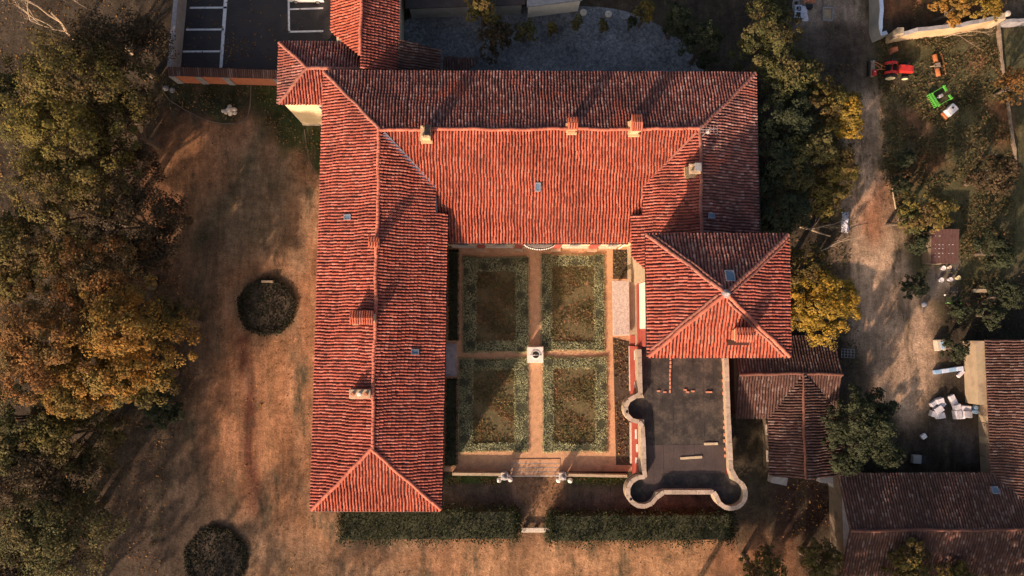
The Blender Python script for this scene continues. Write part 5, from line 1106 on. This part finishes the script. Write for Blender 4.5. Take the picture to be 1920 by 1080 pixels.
# kitchen garden by the tin shed
for px, py, r, mt, lb in ((1768, 503, .26, 'white_plastic', 'white pot just below the tin shed, left one'), (1780, 501, .18, 'stone_pale', 'small pale pot just below the tin shed, right one'), (1764, 525, .26, 'white_plastic', 'pinkish white pot, leftmost of the lower three'), (1781, 524, .24, 'white_foam', 'grey white pot, middle of the lower three'), (1796, 521, .24, 'rim_cream', 'yellowish pot, rightmost of the lower three')):
    x, y = G(px, py, .3); e = empty('garden_pot', (x, y, 0), lb, 'pot', 'pots below the tin shed'); MB().lathe([(r * .7, 0), (r, .42), (r * 1.08, .43), (r * 1.08, .48), (r * .9, .48), (r * .88, .4)], 16, (x, y, 0)).build('pot_body', mt, e); MB().lathe([(r * .86, .36), (r * .86, .44)], 14, (x, y, 0)).build('lid', mt, e)
x, y = G(1837, 545, .4); e = empty('garden_bench', (x, y, 0), 'weathered wooden bench in the dark garden', 'bench', rz=0., world=False)
for k_ in range(3): MB().box(-.85, .85, -.2 + k_ * .14, -.09 + k_ * .14, .42, .46).build('slat', 'wood_pale', e)
for sx in (-1, 1): MB().box(sx * .7 - .04, sx * .7 + .04, -.2, .2, 0, .418).build('leg', 'wood_grey', e)
x, y = G(1785, 562, .4); e = empty('garden_table', (x, y, 0), 'green garden table with metal frame below the pots', 'table', rz=.0, world=False)
MB().box(-.9, .9, -.35, .35, .68, .72).build('table_top', 'leaf_dark', e); MB().tube([(-1.0, -.42, .70), (1.0, -.42, .70)], .03, 6).build('edge_rail', 'green_paint', e)
for sx in (-1, 1):
    for sy in (-1, 1): MB().tube([(sx * .8, sy * .3, 0), (sx * .8, sy * .3, .679)], .025, 6).build('leg', 'iron', e)
for px, py, lb in ((1771, 553, 'small white jar on the green garden table, left end'), (1785, 567, 'small white dish at the front of the garden table')):
    x, y = G(px, py, .75); single('jar', MB().lathe([(.07, 0), (.1, .04), (.1, .16), (.07, .19)], 10, (x, y, .722 if py < 560 else 0.0)), 'white_plastic', lb, 'jar')
x, y = G(1733, 571, .2); single('bag', MB().lathe([(.2, 0), (.32, .12), (.26, .3), (.08, .38)], 9, (x, y, 0)), 'white_foam', 'pale bag lying on the grass edge of the track', 'bag')
# farm yard by the barn
x, y = G(1762, 647, .4); e = empty('crate', (x, y, 0), 'pale crate with blue lid patch standing by the track', 'crate', rz=.08, world=False)
MB().bbox(-.5, .5, -.65, .65, 0, .75, .04).build('crate_body', 'stone_pale', e); MB().bbox(-.12, .3, -.45, .4, .752, .82, .03).build('lid', 'blue_plastic', e)
x, y = G(1779, 694, .3); e = empty('long_trough', (x, y, 0), 'long blue white trough lying across the yard', 'trough', rz=.14, world=False)
for k_ in range(4): MB().bbox(-1.75 + k_ * .875, -1.75 + (k_ + 1) * .875 - .02, -.24, .24, 0, .4 + .02 * (k_ % 2), .03).build('section', 'blue_white' if k_ % 2 else 'blue_plastic', e)
x, y = G(1802, 701, .2); centered(MB().bbox(-.5, .5, -.2, .2, 0, .25, .03), 'white_foam', 'foam_block', (x, y, 0), 'small pale block below the right end of the long trough', 'block', None, .75)
bx_ = ((1752, 757, .5, .32, .55, 0), (1763, 751, .5, .35, .3, .1), (1760, 768, .55, .42, .6, .0), (1770, 759, .42, .35, .8, .3), (1752, 776, .5, .4, -.3, .0), (1763, 780, .52, .38, .2, .0), (1789, 750, .38, .72, .45, .0), (1797, 764, .45, .45, .35, .25), (1795, 778, .42, .58, .05, .0), (1804, 780, .5, .42, .1, .1), (1812, 766, .62, .42, -.05, .1), (1814, 778, .6, .42, -.1, .35))
for i, (px, py, w, d, rz, z) in enumerate(bx_):
    x, y = G(px, py, .4 + z); o = MB().bbox(-w * .86, w * .86, -d * .86, d * .86, 0, .42 + .16 * (i % 3), .04).build('foam_box', 'white_foam'); o.location = (x, y, z * .3); o.rotation_euler = (.12 * math.sin(i * 2.1), .10 * math.cos(i * 1.7), rz)
    tag(o, 'pale box in the ' + ('left' if px < 1780 else 'right') + ' half of the jumbled heap between track and barn', 'box', 'pale boxes, ' + ('left' if px < 1780 else 'right') + ' half of the heap')
x, y = G(1832, 768, .6)
for k_, (dy, lb) in enumerate(((.22, 'upper light blue drum at the barn end of the box heap'), (-.26, 'lower light blue drum at the barn end of the box heap'))):
    single('blue_drum', MB().lathe([(.2, 0), (.26, .05), (.26, .5), (.2, .58), (.08, .6)], 14, (x, y + dy, 0)), 'blue_plastic', lb, 'drum')
for px, py, w, d, h, rz, lb, mt in ((1732, 818, .30, .27, .35, .6, 'small white box alone in the dark yard', 'white_plastic'),):
    x, y = G(px, py, .2); centered(MB().bbox(-w, w, -d, d, 0, h, .04), mt, 'small_box', (x, y, 0), lb, 'box', None, rz)
x, y = G(1722, 861, .5); e = empty('hand_cart', (x, y, 0), 'grey cart box with dark opening near the barn', 'cart', rz=-.06, world=False)
MB().bbox(-.75, .25, -.5, .5, .25, .75, .05).build('cart_box', 'plaster_grey', e); MB().bbox(.26, .78, -.48, .48, .25, .7, .05).build('cart_end', 'iron', e)
for sy in (-1, 1): MB().lathe([(.22, -.05), (.26, -.04), (.26, .04), (.22, .05)], 14, (0, 0, 0), RZ(-.1, sy * .58, .26, 0, PI / 2)).build('wheel', 'rubber', e)
x, y = G(1590, 663, .2); e = empty('wire_rack', (x, y, 0), 'grid of grey metal rails behind the stable', 'rack', rz=-.05, world=False)
for k_ in range(4): MB().box(-.8, .8, -.5 + k_ * .33, -.44 + k_ * .33, .2, .25).build('rail', 'stone_grey', e)
for k_ in range(5): MB().box(-.8 + k_ * .38, -.74 + k_ * .38, -.5, .55, .14, .198).build('rail', 'stone_grey', e)
for px, py, L, rz, lb in ((1677, 372, 2.6, PI / 2 + .15, 'pale fence rail lying along the right edge of the track'),):
    x, y = G(px, py, .3); centered(MB().tube([(-L / 2, 0, .2), (0, .05, .26), (L / 2, -.03, .2)], .07, 7), 'wood_pale', 'fence_rail', (x, y, 0), lb, 'rail', None, rz)
# low walls beside the stable yard
for q, lb in ((((1447, 898), (1476, 904)), 'short bluish wall stub at the left gable of the stable'), (((1540, 898), (1566, 900), (1572, 920)), 'bluish wall corner between stable and barn')):
    ruin('yard_wall', gp(1.2, *q), [1.2] * len(q), 'stone_grey', lb, .9)
